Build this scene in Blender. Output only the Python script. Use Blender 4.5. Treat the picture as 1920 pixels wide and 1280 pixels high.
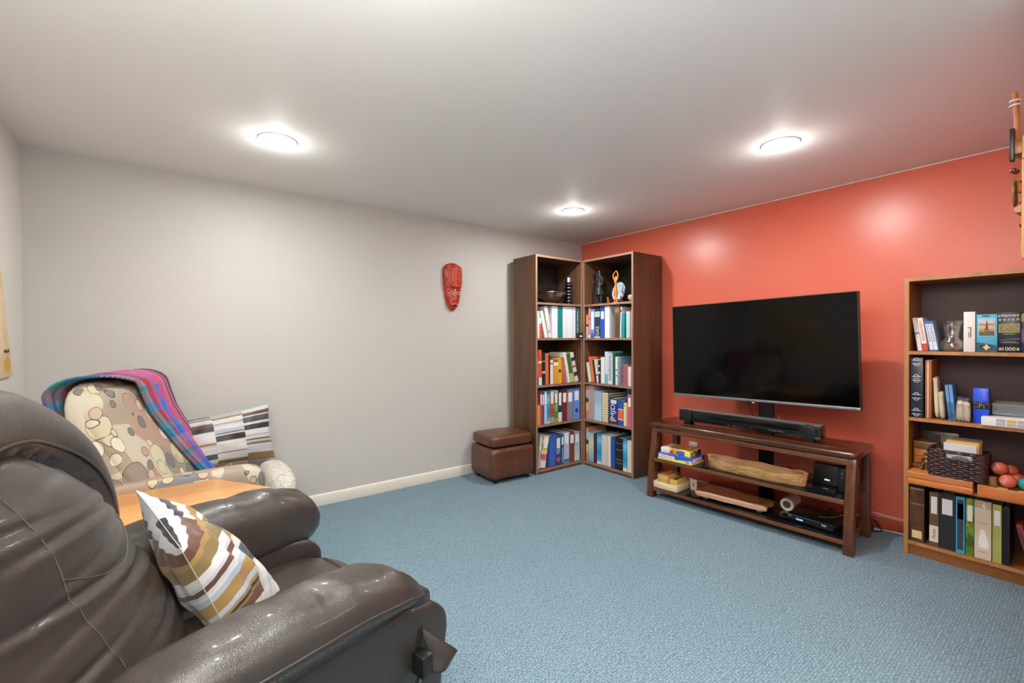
import bpy, bmesh, math, random
from mathutils import Vector, Matrix, Euler
R = math.radians
S = bpy.context.scene
COL = S.collection
for o in list(bpy.data.objects): bpy.data.objects.remove(o)
random.seed(7)

# ---------------------------------------------------------------- camera, world, exposure
CAM = Vector((-3.6962, -3.5416, 1.2456))
yaw, pit, rol = 0.918257, -0.0070132, -0.0028795
fw = Vector((math.cos(yaw)*math.cos(pit), math.sin(yaw)*math.cos(pit), math.sin(pit)))
rt = Vector((math.sin(yaw), -math.cos(yaw), 0)); up = rt.cross(fw)
r2 = rt*math.cos(rol)+up*math.sin(rol); u2 = -rt*math.sin(rol)+up*math.cos(rol)
cd = bpy.data.cameras.new('camera'); cam = bpy.data.objects.new('camera', cd); COL.objects.link(cam)
m = Matrix((r2, u2, -fw)).transposed().to_4x4(); m.translation = CAM
cam.matrix_world = m
cd.sensor_width = 36; cd.lens = 844.845/1920*36; cd.clip_start = 0.02
S.camera = cam
S.view_settings.view_transform = 'Standard'; S.view_settings.look = 'None'
S.view_settings.exposure = 0.19; S.view_settings.gamma = 1; S.view_settings.use_curve_mapping = False
w = bpy.data.worlds.new('world'); S.world = w; w.use_nodes = True
w.node_tree.nodes['Background'].inputs[0].default_value = (1, .96, .9, 1)
w.node_tree.nodes['Background'].inputs[1].default_value = 0.05
H = 2.295
# recessed downlights: the four of the room, and two added out of view as fill
LIGHT_SPOTS = [(-3.227, -.895), (-1.049, -2.479), (-1.037, -.892), (-3.227, -2.479)]
HALL_FILL_SPOTS = [(-3.0, -4.7), (-1.05, -4.7)]
for (x, y) in LIGHT_SPOTS + HALL_FILL_SPOTS:
    l = bpy.data.lights.new('downlight', 'AREA'); l.shape = 'DISK'; l.size = .065; l.energy = 15.0 if y > -3.4 else 7.0; l.color = (1, .985, .965)
    o = bpy.data.objects.new('downlight', l); COL.objects.link(o); o.location = (x, y, H-.030)
    l = bpy.data.lights.new('bulb_glow', 'POINT'); l.shadow_soft_size = .03; l.energy = 1.8; l.color = (1, .985, .965)
    o = bpy.data.objects.new('bulb_glow', l); COL.objects.link(o); o.location = (x, y, H-.085)

# fill panel added under the unseen hall ceiling behind the camera
l = bpy.data.lights.new('hall_fill_panel', 'AREA'); l.shape = 'RECTANGLE'; l.size = 1.2; l.size_y = .6; l.energy = 20; l.color = (1, .97, .94)
o = bpy.data.objects.new('hall_fill_panel', l); COL.objects.link(o); o.location = (-2.9, -4.35, H-.05)
# unseen uplight added beside the camera to brighten the ceiling
l = bpy.data.lights.new('ceiling_fill', 'AREA'); l.shape = 'DISK'; l.size = .34; l.energy = 94; l.color = (1, .99, .98)
o = bpy.data.objects.new('ceiling_fill', l); COL.objects.link(o); o.location = (-4.06, -3.50, 1.72); o.rotation_euler = (math.pi, 0, 0)
# ---------------------------------------------------------------- node helpers
def lin(h, k=1.0):
    h = h.lstrip('#'); out = []
    for i in (0, 2, 4):
        c = int(h[i:i+2], 16)/255
        out.append((c/12.92 if c <= .04045 else ((c+.055)/1.055)**2.4)*k)
    return (*out, 1)
class NT:
    def __init__(s, name):
        s.m = bpy.data.materials.new(name); s.m.use_nodes = True; s.t = s.m.node_tree
        s.b = s.t.nodes['Principled BSDF']
    def n(s, typ, **kw):
        nd = s.t.nodes.new(typ)
        for k, v in kw.items():
            if k.startswith('_'): setattr(nd, k[1:], v)
        for k, v in kw.items():
            if not k.startswith('_'):
                key = int(k[1:]) if k[0] == 'i' and k[1:].isdigit() else k
                nd.inputs[key].default_value = v
        return nd
    def l(s, a, b): s.t.links.new(a, b)
    def coord(s, scale=(1, 1, 1), kind='Object', rot=(0, 0, 0), loc=(0, 0, 0)):
        tc = s.n('ShaderNodeTexCoord'); mp = s.n('ShaderNodeMapping')
        mp.inputs['Scale'].default_value = scale; mp.inputs['Rotation'].default_value = rot; mp.inputs['Location'].default_value = loc
        s.l(tc.outputs[kind], mp.inputs[0]); return mp.outputs[0]
    def noise(s, v, sc, det=3, rough=.5, dist=0):
        nd = s.n('ShaderNodeTexNoise'); nd.inputs['Scale'].default_value = sc; nd.inputs['Detail'].default_value = det
        nd.inputs['Roughness'].default_value = rough; nd.inputs['Distortion'].default_value = dist
        s.l(v, nd.inputs['Vector']); return nd
    def ramp(s, fac, stops, interp='LINEAR'):
        r = s.n('ShaderNodeValToRGB'); e = r.color_ramp; e.interpolation = interp
        while len(e.elements) < len(stops): e.elements.new(.5)
        for el, (p, c) in zip(e.elements, stops): el.position = p; el.color = c if len(c) == 4 else (*c, 1)
        s.l(fac, r.inputs[0]); return r.outputs[0]
    def mix(s, fac, a, b, mode='MIX'):
        x = s.n('ShaderNodeMix', _data_type='RGBA', _blend_type=mode)
        for v, i in ((fac, 0), (a, 6), (b, 7)):
            if isinstance(v, (int, float)): x.inputs[i].default_value = v
            elif isinstance(v, tuple): x.inputs[i].default_value = v
            else: s.l(v, x.inputs[i])
        return x.outputs[2]
    def math(s, op, a, b=0.0, c=None):
        x = s.n('ShaderNodeMath', _operation=op)
        for i, v in enumerate((a, b, c)):
            if v is None: continue
            if isinstance(v, (int, float)): x.inputs[i].default_value = v
            else: s.l(v, x.inputs[i])
        return x.outputs[0]
    def bump(s, h, dist, strength=1.0, prev=None):
        b = s.n('ShaderNodeBump'); b.inputs['Distance'].default_value = dist; b.inputs['Strength'].default_value = strength
        s.l(h, b.inputs['Height'])
        if prev: s.l(prev, b.inputs['Normal'])
        return b.outputs[0]
    def base(s, c):
        if isinstance(c, tuple): s.b.inputs['Base Color'].default_value = c
        else: s.l(c, s.b.inputs['Base Color'])
        return s
    def set(s, rough=None, metal=None, spec=None, coat=None, trans=None, ior=None, normal=None, sheen=None):
        I = s.b.inputs
        if rough is not None:
            if isinstance(rough, (int, float)): I['Roughness'].default_value = rough
            else: s.l(rough, I['Roughness'])
        if metal is not None: I['Metallic'].default_value = metal
        if spec is not None: I['Specular IOR Level'].default_value = spec
        if coat is not None: I['Coat Weight'].default_value = coat; I['Coat Roughness'].default_value = .12
        if trans is not None: I['Transmission Weight'].default_value = trans
        if ior is not None: I['IOR'].default_value = ior
        if normal is not None: s.l(normal, I['Normal'])
        if sheen is not None: I['Sheen Weight'].default_value = sheen
        return s

# ---------------------------------------------------------------- materials
M = {}
def plain(name, hexc, rough=.6, metal=0, spec=.5, k=1.0, grain=.04):
    if name in M: return M[name]
    t = NT(name); v = t.coord()
    n = t.noise(v, 60, 3)
    c = lin(hexc, k); d = tuple(x*(1-grain*2) for x in c[:3])+(1,)
    t.base(t.mix(n.outputs[0], c, d)).set(rough, metal, spec)
    M[name] = t.m; return t.m
def col(hexc, rough=.55): return plain('paint_'+hexc.lstrip('#').lower()+('' if rough == .55 else '_%d' % (rough*100)), hexc, rough)
def wall_paint(name, hexc, rough, spec, bd=.0006):
    t = NT(name); v = t.coord(); n = t.noise(v, 140, 4); n2 = t.noise(v, 2.2, 2)
    c = lin(hexc); t.base(t.mix(t.math('MULTIPLY', n2.outputs[0], .35), c, tuple(x*.93 for x in c[:3])+(1,)))
    rr = t.math('ADD', t.math('MULTIPLY', n2.outputs[0], .12), rough-.06)
    t.set(rr, 0, spec, normal=t.bump(n.outputs[0], bd, .5)); M[name] = t.m; return t.m
def wood(name, dark, light, scale=1.0, axis='z', rough=.4, coat=0, spec=.5, rel=.5):
    t = NT(name); st = {'x': (1.2, 22, 22), 'y': (22, 1.2, 22), 'z': (22, 22, 1.2)}[axis]
    v = t.coord(tuple(a*scale for a in st))
    n = t.noise(v, 1.0, 5, .6, .6); n2 = t.noise(v, 6, 3, .6)
    f = t.math('ADD', t.math('MULTIPLY', n.outputs[0], .7), t.math('MULTIPLY', n2.outputs[0], .3))
    c = t.ramp(f, [(.32, lin(dark)), (.68, lin(light))])
    t.base(c).set(rough, 0, spec, coat or None, normal=t.bump(n2.outputs[0], .0006, rel)); M[name] = t.m; return t.m
def leather(name, c1, c2, pebble=420, rough=.36, crease=1.0):
    t = NT(name); v = t.coord()
    vo = t.n('ShaderNodeTexVoronoi', _feature='SMOOTH_F1'); vo.inputs['Scale'].default_value = pebble; t.l(v, vo.inputs['Vector'])
    n = t.noise(v, 9, 4, .55, .4); n3 = t.noise(v, 90, 3)
    t.base(t.mix(n.outputs[0], lin(c1), lin(c2)))
    b1 = t.bump(vo.outputs['Distance'], .0010, .55)
    b2 = t.bump(t.math('ADD', n.outputs[0], t.math('MULTIPLY', n3.outputs[0], .12)), .0042*crease, .55, b1)
    t.set(t.math('ADD', t.math('MULTIPLY', n3.outputs[0], .14), rough-.07), 0, .6, .12, normal=b2); M[name] = t.m; return t.m
def emit(name, c, strength):
    t = NT(name); t.base(c); t.b.inputs['Emission Color'].default_value = c; t.b.inputs['Emission Strength'].default_value = strength
    M[name] = t.m; return t.m
def glass(name, c, rough=.02, ior=1.45):
    t = NT(name); t.base(c).set(rough, 0, .5, trans=1.0, ior=ior); M[name] = t.m; return t.m

def thin_glass(name, tint, lo=.10, hi=.75, rough=.03):
    t = NT(name); t.t.nodes.remove(t.b); out = [n for n in t.t.nodes if n.type == 'OUTPUT_MATERIAL'][0]
    tr = t.n('ShaderNodeBsdfTransparent'); tr.inputs[0].default_value = tint
    gl = t.n('ShaderNodeBsdfGlossy'); gl.inputs['Roughness'].default_value = rough; gl.inputs[0].default_value = (1, 1, 1, 1)
    lw = t.n('ShaderNodeLayerWeight'); lw.inputs[0].default_value = .35
    mx = t.n('ShaderNodeMixShader'); t.l(t.math('ADD', lo, t.math('MULTIPLY', lw.outputs['Facing'], hi-lo)), mx.inputs[0]); t.l(tr.outputs[0], mx.inputs[1]); t.l(gl.outputs[0], mx.inputs[2]); t.l(mx.outputs[0], out.inputs[0]); M[name] = t.m; return t.m
thin_glass('clear_glass', (.96, .97, .93, 1)); thin_glass('amber_glass', (.88, .74, .64, 1), .12, .6); thin_glass('clear_plastic', (.95, .96, .97, 1), .12, .6, .1)
plain('pale_silver', '#c4c8cc', .35)
wall_paint('beige_paint', '#bfbdb7', .50, .28)
wall_paint('left_paint', '#d8d5cd', .42, .42)
wall_paint('ceiling_paint', '#eeece8', .60, .2)
wall_paint('red_paint', '#d8674f', .32, .6)
plain('trim_paint', '#e6e0d3', .4)
# carpet: flat loop pile, short dark loops in a pale blue ground
t = NT('carpet'); v = t.coord()
vx = t.coord((205, 92, 1)); vo = t.n('ShaderNodeTexVoronoi', _voronoi_dimensions='2D', _feature='F1', _distance='CHEBYCHEV'); vo.inputs['Scale'].default_value = 1; vo.inputs['Randomness'].default_value = .62; t.l(vx, vo.inputs['Vector'])
sc_ = t.n('ShaderNodeSeparateColor'); t.l(vo.outputs['Color'], sc_.inputs[0])
n1 = t.noise(v, 300, 2); n2 = t.noise(v, 1.6, 3); n3 = t.noise(v, 30, 3)
dk = t.mix(sc_.outputs[0], lin('#2a404d'), lin('#637c89'))
f = t.math('ADD', t.ramp(vo.outputs['Distance'], [(.22, (0, 0, 0)), (.48, (1, 1, 1))]), t.math('MULTIPLY', t.math('SUBTRACT', n1.outputs[0], .5), .5))
c = t.mix(f, dk, lin('#8da3ad'))
c = t.mix(t.math('MULTIPLY', n3.outputs[0], .30), c, lin('#788d97'))
c = t.mix(t.math('MULTIPLY', n2.outputs[0], .28), c, lin('#587384'))
t.base(c).set(.95, 0, .15, normal=t.bump(t.math('SUBTRACT', 1.0, vo.outputs['Distance']), .003, .5)); M['carpet'] = t.m

wood('case_wood', '#4a2f1d', '#6b4a33', 1.0, 'z', .45)
wood('case_wood_flat', '#4a2f1d', '#6b4a33', 1.0, 'x', .42)
wood('case_edge', '#86644f', '#a1806c', 1.0, 'z', .45)
wood('case_edge_flat', '#7c5c48', '#9a7965', 1.0, 'x', .45)
plain('case_back', '#241c19', .35)
wood('warm_wood', '#7a4a22', '#9b6634', 1.0, 'z', .4)
wood('warm_wood_flat', '#7a4a22', '#9b6634', 1.0, 'x', .4)
wood('warm_edge', '#9a6a3a', '#b98654', 1.0, 'z', .42)
plain('warm_back', '#4a3332', .5)
wood('cherry_wood', '#331a0e', '#5a3018', 1.0, 'x', .22, coat=.4)
wood('cherry_wood_up', '#331a0e', '#6a3c1c', 1.0, 'z', .25, coat=.3)
wood('cherry_rail', '#4a2812', '#7c4a24', 1.0, 'x', .3, coat=.2)
wood('maple_top', '#cf8a45', '#e5a860', .5, 'x', .25, coat=.3)
wood('maple_side', '#9a6a3f', '#b98a5c', .6, 'z', .4)
wood('pale_wood', '#c9b189', '#e8d8b8', 1.5, 'x', .5)
wood('gold_wood', '#c4923c', '#e6c070', 2.0, 'x', .35)
wood('bowl_wood', '#b98d55', '#dcb884', 1.6, 'x', .55)
wood('slab_wood', '#5b3418', '#8a5c34', 1.0, 'x', .2, coat=.5)
wood('slab_edge', '#a77a5e', '#cfa488', 1.0, 'x', .25, coat=.4)
wood('orange_wood', '#b5642a', '#d48846', .8, 'x', .3, coat=.2)
wood('carved_wood', '#8a4d1f', '#b9773a', 1.5, 'z', .35)
wood('light_carved_wood', '#c9964e', '#e8c07c', 1.5, 'z', .4)
leather('brown_leather', '#2d2723', '#3b3530', 560, .31, 1.0)
leather('brown_leather_dark', '#28221e', '#342e2a', 560, .33, .8)
leather('ottoman_leather', '#4b2718', '#64361f', 900, .30, .10)
plain('seam_thread', '#5f564d', .6)
plain('cushion_seam', '#a8a49c', .7)
wood('spare_board', '#6f5a40', '#8a7354', 1.0, 'z', .5)
plain('piping_leather', '#3b3029', .4)
plain('ottoman_seam', '#8a5e46', .5)
plain('black_plastic', '#141414', .35)
plain('black_gloss', '#0b0b0c', .10)
plain('screen_black', '#030303', .07, 0, .22)
plain('dark_metal', '#3a3d40', .3, .8)
plain('silver', '#b9bcbf', .25, 1)
plain('bar_metal', '#8d9296', .38, .7)
plain('bronze', '#8b6b46', .3, .9)
plain('brass', '#b59a5a', .3, .9)
plain('black_carved', '#2b2e31', .25)
plain('white_plastic', '#ecebe6', .4)
plain('cable_black', '#101010', .5)
plain('cable_white', '#e8e4de', .5)
plain('paper', '#e9e3d4', .8)
plain('paper_white', '#f2f1ee', .7)
plain('dark_interior', '#0a0a0a', .8)
t = NT('shelf_glass'); t.base((.006, .007, .008, 1)).set(.05, 0, .5); M['shelf_glass'] = t.m
emit('bulb_emission', (1, .96, .9, 1), 14)
emit('led_white', (.85, .9, 1, 1), 1.2); emit('led_blue', (.2, .5, 1, 1), 1.2); emit('led_red', (1, .25, .2, 1), 1.5)

# ---------------------------------------------------------------- mesh helpers
class MB:
    def __init__(s): s.v = []; s.f = []; s.uv = None
    def add(s, vs, fs):
        b = len(s.v); s.v += [tuple(x) for x in vs]; s.f += [tuple(i+b for i in f) for f in fs]; return s
    def box(s, a, b, tf=None):
        (x0, y0, z0), (x1, y1, z1) = a, b
        vs = [Vector(p) for p in ((x0, y0, z0), (x1, y0, z0), (x1, y1, z0), (x0, y1, z0), (x0, y0, z1), (x1, y0, z1), (x1, y1, z1), (x0, y1, z1))]
        if tf: vs = [tf @ p for p in vs]
        return s.add(vs, [(3, 2, 1, 0), (4, 5, 6, 7), (0, 1, 5, 4), (1, 2, 6, 5), (2, 3, 7, 6), (3, 0, 4, 7)])
    def prism(s, pts, a, b, axis='y'):
        """extrude a closed 2-D outline (u,w) between a and b along axis"""
        def P(u, w_, t):
            return {'y': (u, t, w_), 'x': (t, u, w_), 'z': (u, w_, t)}[axis]
        n = len(pts); vs = [P(u, w_, a) for u, w_ in pts]+[P(u, w_, b) for u, w_ in pts]
        fs = [tuple(range(n)), tuple(range(2*n-1, n-1, -1))]+[(i, i+n, (i+1) % n+n, (i+1) % n) for i in range(n)]
        return s.add(vs, fs)
    def tube(s, pts, r, seg=8, caps=True):
        pts = [Vector(p) for p in pts]; n = len(pts)
        rs = r if isinstance(r, (list, tuple)) else [r]*n
        vs = []; ref = None
        for i, p in enumerate(pts):
            d = (pts[min(i+1, n-1)]-pts[max(i-1, 0)]).normalized()
            if ref is None: ref = d.orthogonal().normalized()
            ref = (ref-d*ref.dot(d)); ref = ref.normalized() if ref.length > 1e-6 else d.orthogonal().normalized()
            b = d.cross(ref)
            for k in range(seg):
                a = 2*math.pi*k/seg; vs.append(p+(ref*math.cos(a)+b*math.sin(a))*rs[i])
        fs = [(i*seg+k, i*seg+(k+1) % seg, (i+1)*seg+(k+1) % seg, (i+1)*seg+k) for i in range(n-1) for k in range(seg)]
        if caps: fs += [tuple(range(seg-1, -1, -1)), tuple((n-1)*seg+k for k in range(seg))]
        return s.add(vs, fs)
    def lathe(s, prof, seg=24, c=(0, 0, 0), tf=None):
        vs = []; n = len(prof)
        for r_, z in prof:
            for k in range(seg):
                a = 2*math.pi*k/seg; p = Vector((c[0]+r_*math.cos(a), c[1]+r_*math.sin(a), c[2]+z)); vs.append(tf @ p if tf else p)
        fs = [(i*seg+k, i*seg+(k+1) % seg, (i+1)*seg+(k+1) % seg, (i+1)*seg+k) for i in range(n-1) for k in range(seg)]
        if prof[0][0] > 1e-6: fs.append(tuple(range(seg-1, -1, -1)))
        if prof[-1][0] > 1e-6: fs.append(tuple((n-1)*seg+k for k in range(seg)))
        return s.add(vs, fs)
    def ball(s, c, r, seg=12, rings=8, tf=None):
        rr = r if isinstance(r, tuple) else (r, r, r)
        vs = []; fs = []
        for i in range(rings+1):
            th = math.pi*i/rings
            for k in range(seg):
                a = 2*math.pi*k/seg
                p = Vector((rr[0]*math.sin(th)*math.cos(a), rr[1]*math.sin(th)*math.sin(a), rr[2]*math.cos(th)))
                if tf: p = tf @ p
                vs.append(p+Vector(c))
        for i in range(rings):
            for k in range(seg): fs.append((i*seg+k, (i+1)*seg+k, (i+1)*seg+(k+1) % seg, i*seg+(k+1) % seg))
        return s.add(vs, fs)
    def puff(s, n, e, fn):
        """closed superellipsoid: cube grid n=(nx,ny,nz), exponent e, each point of [-1,1]^3 sent through fn"""
        idx = {}
        def key(i, j, k):
            if (i, j, k) not in idx:
                p = [2*i/n[0]-1, 2*j/n[1]-1, 2*k/n[2]-1]
                # tan spacing keeps quads even
                p = [math.tan(q*math.pi/4) for q in p]
                if e == 'pad':            # long pad: |a|^4 + |b|^2.6 + |c|^2.6 = 1, solved along the ray
                    lo, hi = .2, 2.0
                    for _ in range(28):
                        L = (lo+hi)/2
                        if abs(p[0]*L)**4+abs(p[1]*L)**2.6+abs(p[2]*L)**2.6 > 1: hi = L
                        else: lo = L
                    q = [c*L for c in p]
                else:
                    ee = max(e) if isinstance(e, (tuple, list)) else e
                    L = sum(abs(q)**ee for q in p)**(1/ee); q = [c/L for c in p]
                idx[(i, j, k)] = len(s.v); s.v.append(tuple(fn(*q)))
            return idx[(i, j, k)]
        X, Y, Z = n
        for i in range(X):
            for j in range(Y):
                s.f.append((key(i, j, 0), key(i, j+1, 0), key(i+1, j+1, 0), key(i+1, j, 0)))
                s.f.append((key(i, j, Z), key(i+1, j, Z), key(i+1, j+1, Z), key(i, j+1, Z)))
        for i in range(X):
            for k in range(Z):
                s.f.append((key(i, 0, k), key(i+1, 0, k), key(i+1, 0, k+1), key(i, 0, k+1)))
                s.f.append((key(i, Y, k), key(i, Y, k+1), key(i+1, Y, k+1), key(i+1, Y, k)))
        for j in range(Y):
            for k in range(Z):
                s.f.append((key(0, j, k), key(0, j, k+1), key(0, j+1, k+1), key(0, j+1, k)))
                s.f.append((key(X, j, k), key(X, j+1, k), key(X, j+1, k+1), key(X, j, k+1)))
        return s
    def grid(s, nu, nv, fn, uvs=True):
        b = len(s.v); 
        for j in range(nv+1):
            for i in range(nu+1): s.v.append(tuple(fn(i/nu, j/nv)))
        W = nu+1
        for j in range(nv):
            for i in range(nu): s.f.append((b+j*W+i, b+j*W+i+1, b+(j+1)*W+i+1, b+(j+1)*W+i))
        if uvs:
            s.uv = s.uv or {}
            for j in range(nv+1):
                for i in range(nu+1): s.uv[b+j*W+i] = (i/nu, j/nv)
        return s
    def mesh(s, name, mat, smooth=False, bevel=0, seg=2):
        me = bpy.data.meshes.new(name); me.from_pydata(s.v, [], s.f); me.update()
        if s.uv:
            ul = me.uv_layers.new(name='UVMap')
            for lp in me.loops: ul.data[lp.index].uv = s.uv.get(lp.vertex_index, (0, 0))
        bm = bmesh.new(); bm.from_mesh(me)
        bmesh.ops.recalc_face_normals(bm, faces=bm.faces)
        if bevel:
            es = [e for e in bm.edges if len(e.link_faces) == 2 and e.calc_face_angle(0) > .6]
            bmesh.ops.bevel(bm, geom=es, offset=bevel, segments=seg, profile=.5, affect='EDGES', clamp_overlap=True)
        bm.to_mesh(me); bm.free()
        if mat: me.materials.append(mat if not isinstance(mat, str) else M[mat])
        if smooth or bevel:
            for p in me.polygons: p.use_smooth = True
            if not smooth or smooth == 'auto':
                try: me.set_sharp_from_angle(angle=R(35))
                except Exception: pass
        return me
    def build(s, name, mat, parent=None, smooth=False, bevel=0, seg=2, loc=None):
        o = bpy.data.objects.new(name, s.mesh(name, mat, smooth, bevel, seg)); COL.objects.link(o)
        if parent: o.parent = parent
        if loc: o.location = loc
        return o
def tag(o, label, cat, group=None):
    o['label'] = label; o['category'] = cat
    if group: o['group'] = group
    return o
def thing(name, label, cat, loc=(0, 0, 0), rz=0, group=None):
    o = bpy.data.objects.new(name, None); COL.objects.link(o); o.empty_display_size = .1
    o.location = loc; o.rotation_euler = (0, 0, rz); return tag(o, label, cat, group)
def struct(o): o['kind'] = 'structure'; return o
def sub(o, levels=1):
    m_ = o.modifiers.new('subdivision', 'SUBSURF'); m_.levels = levels; m_.render_levels = levels; return o
def text(body, size, mat, parent, mtx, depth=.0006, name='lettering', width=None, height=None):
    cu = bpy.data.curves.new('t', 'FONT'); cu.body = body; cu.size = size; cu.align_x = 'CENTER'; cu.align_y = 'CENTER'; cu.extrude = depth
    to = bpy.data.objects.new('t', cu); COL.objects.link(to)
    dg = bpy.context.evaluated_depsgraph_get(); me = bpy.data.meshes.new_from_object(to.evaluated_get(dg))
    bpy.data.objects.remove(to); me.name = name
    xs = [q.co.x for q in me.vertices]; ys = [q.co.y for q in me.vertices]
    if xs and (width or height):
        sx = width/(max(xs)-min(xs)) if width else None; sy = height/(max(ys)-min(ys)) if height else None
        sx = sx or sy; sy = sy or sx
        cx, cy = (max(xs)+min(xs))/2, (max(ys)+min(ys))/2
        for q in me.vertices: q.co.x = (q.co.x-cx)*sx; q.co.y = (q.co.y-cy)*sy
    me.transform(mtx); me.materials.clear(); me.materials.append(M[mat] if isinstance(mat, str) else mat)
    o = bpy.data.objects.new(name, me); COL.objects.link(o); o.parent = parent; return o
def face_front(x, y, z, vertical=False):
    """text matrix: lies on a plane facing local -Y at (x,y,z)"""
    m_ = Matrix.Rotation(R(90), 4, 'X')
    if vertical: m_ = m_ @ Matrix.Rotation(R(90), 4, 'Z')
    return Matrix.Translation((x, y, z)) @ m_
def arc(c, r, a0, a1, n):
    return [(c[0]+r*math.cos(a0+(a1-a0)*i/n), c[1]+r*math.sin(a0+(a1-a0)*i/n)) for i in range(n+1)]
def smoothpath(pts, n=6):
    pts = [Vector(p) for p in pts]; out = []
    for i in range(len(pts)-1):
        p0 = pts[max(i-1, 0)]; p1 = pts[i]; p2 = pts[i+1]; p3 = pts[min(i+2, len(pts)-1)]
        for k in range(n):
            t_ = k/n; out.append(.5*((2*p1)+(p2-p0)*t_+(2*p0-5*p1+4*p2-p3)*t_*t_+(3*p1-p0-3*p2+p3)*t_**3))
    out.append(pts[-1]); return out

# ================================================================ the room
XL, YH = -4.317, -6.2
def slab(name, a, b, mat): return struct(MB().box(a, b).build(name, mat))
slab('floor', (XL-.1, YH-.1, -.1), (.1, .1, 0), 'carpet')
slab('ceiling', (XL-.1, YH-.1, H), (.1, .1, H+.1), 'ceiling_paint')
slab('wall_back', (XL-.1, 0, 0), (.1, .1, H), 'beige_paint')
slab('wall_left', (XL-.1, YH, 0), (XL, 0, H), 'left_paint')
slab('wall_right', (0, -3.399, 0), (.1, 0, H), 'red_paint')
slab('wall_partition', (-1.60, -3.52, 0), (.1, -3.399, H), 'red_paint')
slab('wall_hall_right', (0, YH, 0), (.1, -3.52, H), 'beige_paint')
slab('wall_hall_back', (XL-.1, YH-.1, 0), (.1, YH, H), 'beige_paint')
def baseboard(name, prof_dir, a, b, mat):
    """profile 88 mm tall with a rounded top lip; runs along x or y"""
    pr = [(0, 0), (.012, 0), (.012, .074), (.010, .083), (.006, .088), (0, .088)]
    mb = MB()
    if prof_dir == 'back': mb.prism([(-u, z) for u, z in pr], a, b, 'x')
    elif prof_dir == 'right': mb.prism([(-u, z) for u, z in pr], a, b, 'y')
    elif prof_dir == 'left': mb.prism([(XL+u, z) for u, z in pr], a, b, 'y')
    elif prof_dir == 'part': mb.prism([(-3.399+u, z) for u, z in pr], a, b, 'x')
    return struct(mb.build(name, mat, bevel=.0015))
plain('red_trim', '#b0452f', .4)
baseboard('baseboard_back', 'back', XL+.012, -.012, 'trim_paint')
baseboard('baseboard_right', 'right', -3.383, 0, 'red_trim')
baseboard('baseboard_left', 'left', YH, -.0, 'trim_paint')
baseboard('baseboard_partition', 'part', -1.6, -.012, 'red_trim')
# thin paint lines where walls meet the ceiling
struct(MB().box((-.006, -3.39, H-.006), (-.0, 0, H)).build('trim_1', 'trim_paint'))

def downlight(x, y, label):
    o = thing('ceiling_light', label, 'ceiling light', (x, y, H), 0)
    MB().lathe([(.058, -.004), (.070, -.010), (.084, -.010), (.092, -.006), (.094, 0), (.058, 0)], 40).build('trim_ring', 'white_plastic', o, smooth='auto')
    MB().lathe([(.058, -.002), (.050, -.012), (.034, -.019), (.015, -.022), (.0, -.023)], 32).build('bulb', 'bulb_emission', o, smooth=True)
    return o
downlight(*LIGHT_SPOTS[0], 'round recessed ceiling light over the patterned armchair')
downlight(*LIGHT_SPOTS[1], 'round recessed ceiling light in front of the television')
downlight(*LIGHT_SPOTS[2], 'round recessed ceiling light nearest the corner bookcases')
downlight(*LIGHT_SPOTS[3], 'round recessed ceiling light above the leather recliner')
for i, q in enumerate(HALL_FILL_SPOTS): downlight(*q, ['added unseen fill light in the hall ceiling, left wall side', 'added unseen fill light in the hall ceiling, partition side'][i])
pn = thing('fill_panel_light', 'added unseen rectangular fill light in the hall behind the room', 'ceiling light', (-2.9, -4.35, H), 0)
mb = MB(); mb.box((-.64, -.34, -.04), (-.60, .34, 0)).box((.60, -.34, -.04), (.64, .34, 0)).box((-.6, -.34, -.04), (.6, -.30, 0)).box((-.6, .30, -.04), (.6, .34, 0)); mb.build('frame', 'white_plastic', pn)
MB().box((-.6, -.3, -.03), (.6, .3, -.02)).build('diffuser', emit('fill_panel_emission', (1, .98, .95, 1), 3), pn)
fl = thing('fill_floor_lamp', 'added unseen floor lamp filling the ceiling, by the left wall', 'floor lamp', (-4.06, -3.50, 0), 0)
MB().lathe([(0, 0), (.14, 0), (.14, .015), (.03, .03), (0, .03)], 32).build('base', 'dark_metal', fl, smooth='auto')
MB().tube([(0, 0, .02), (0, 0, 1.62)], .012, 12).build('pole', 'dark_metal', fl, smooth='auto')
MB().lathe([(.012, 1.58), (.10, 1.61), (.19, 1.70), (.195, 1.73), (.185, 1.705), (.09, 1.62), (.012, 1.60)], 40).build('bowl_shade', 'white_plastic', fl, smooth=True)

# ================================================================ bookcases
def bookcase(name, label, loc, rz, W, D, Ht, shelves, mats, t=.019, plinth=.0, back_y=None, open_right=False):
    """local X across the front, Y into the case, Z up; origin at the front left floor corner"""
    side, flat, edge, back = mats
    o = thing(name, label, 'bookcase', loc, rz)
    for x in (0, W-t):
        p = MB().box((x, .0015, 0), (x+t, D, Ht)).build('side_panel', side, o, bevel=.0012)
        MB().box((x, 0, 0), (x+t, .002, Ht)).build('edge_band', edge, p)
    MB().box((t, .0015, Ht-t), (W-t, D-.006, Ht)).build('top_panel', flat, o)
    MB().box((t, 0, Ht-t), (W-t, .002, Ht)).build('top_edge_band', mats[2], o)
    MB().box((t-.004, D-.006, .02), (W-t+.004, D, Ht-.004)).build('back_panel', back, o)
    for i, z in enumerate(shelves):
        s_ = MB().box((t, .0035, z-.019), (W-t, D-.006, z)).build('shelf', flat, o)
        MB().box((t, .0015, z-.019), (W-t, .004, z)).build('edge_band', edge, s_)
    MB().box((t, .004+plinth, 0), (W-t, .022+plinth, shelves[-1]-.019)).build('plinth', flat, o)
    return o
LM = ('case_wood', 'case_wood_flat', 'case_edge', 'case_back')
LZ = (1.575, 1.247, .813, .449, .042)
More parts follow.
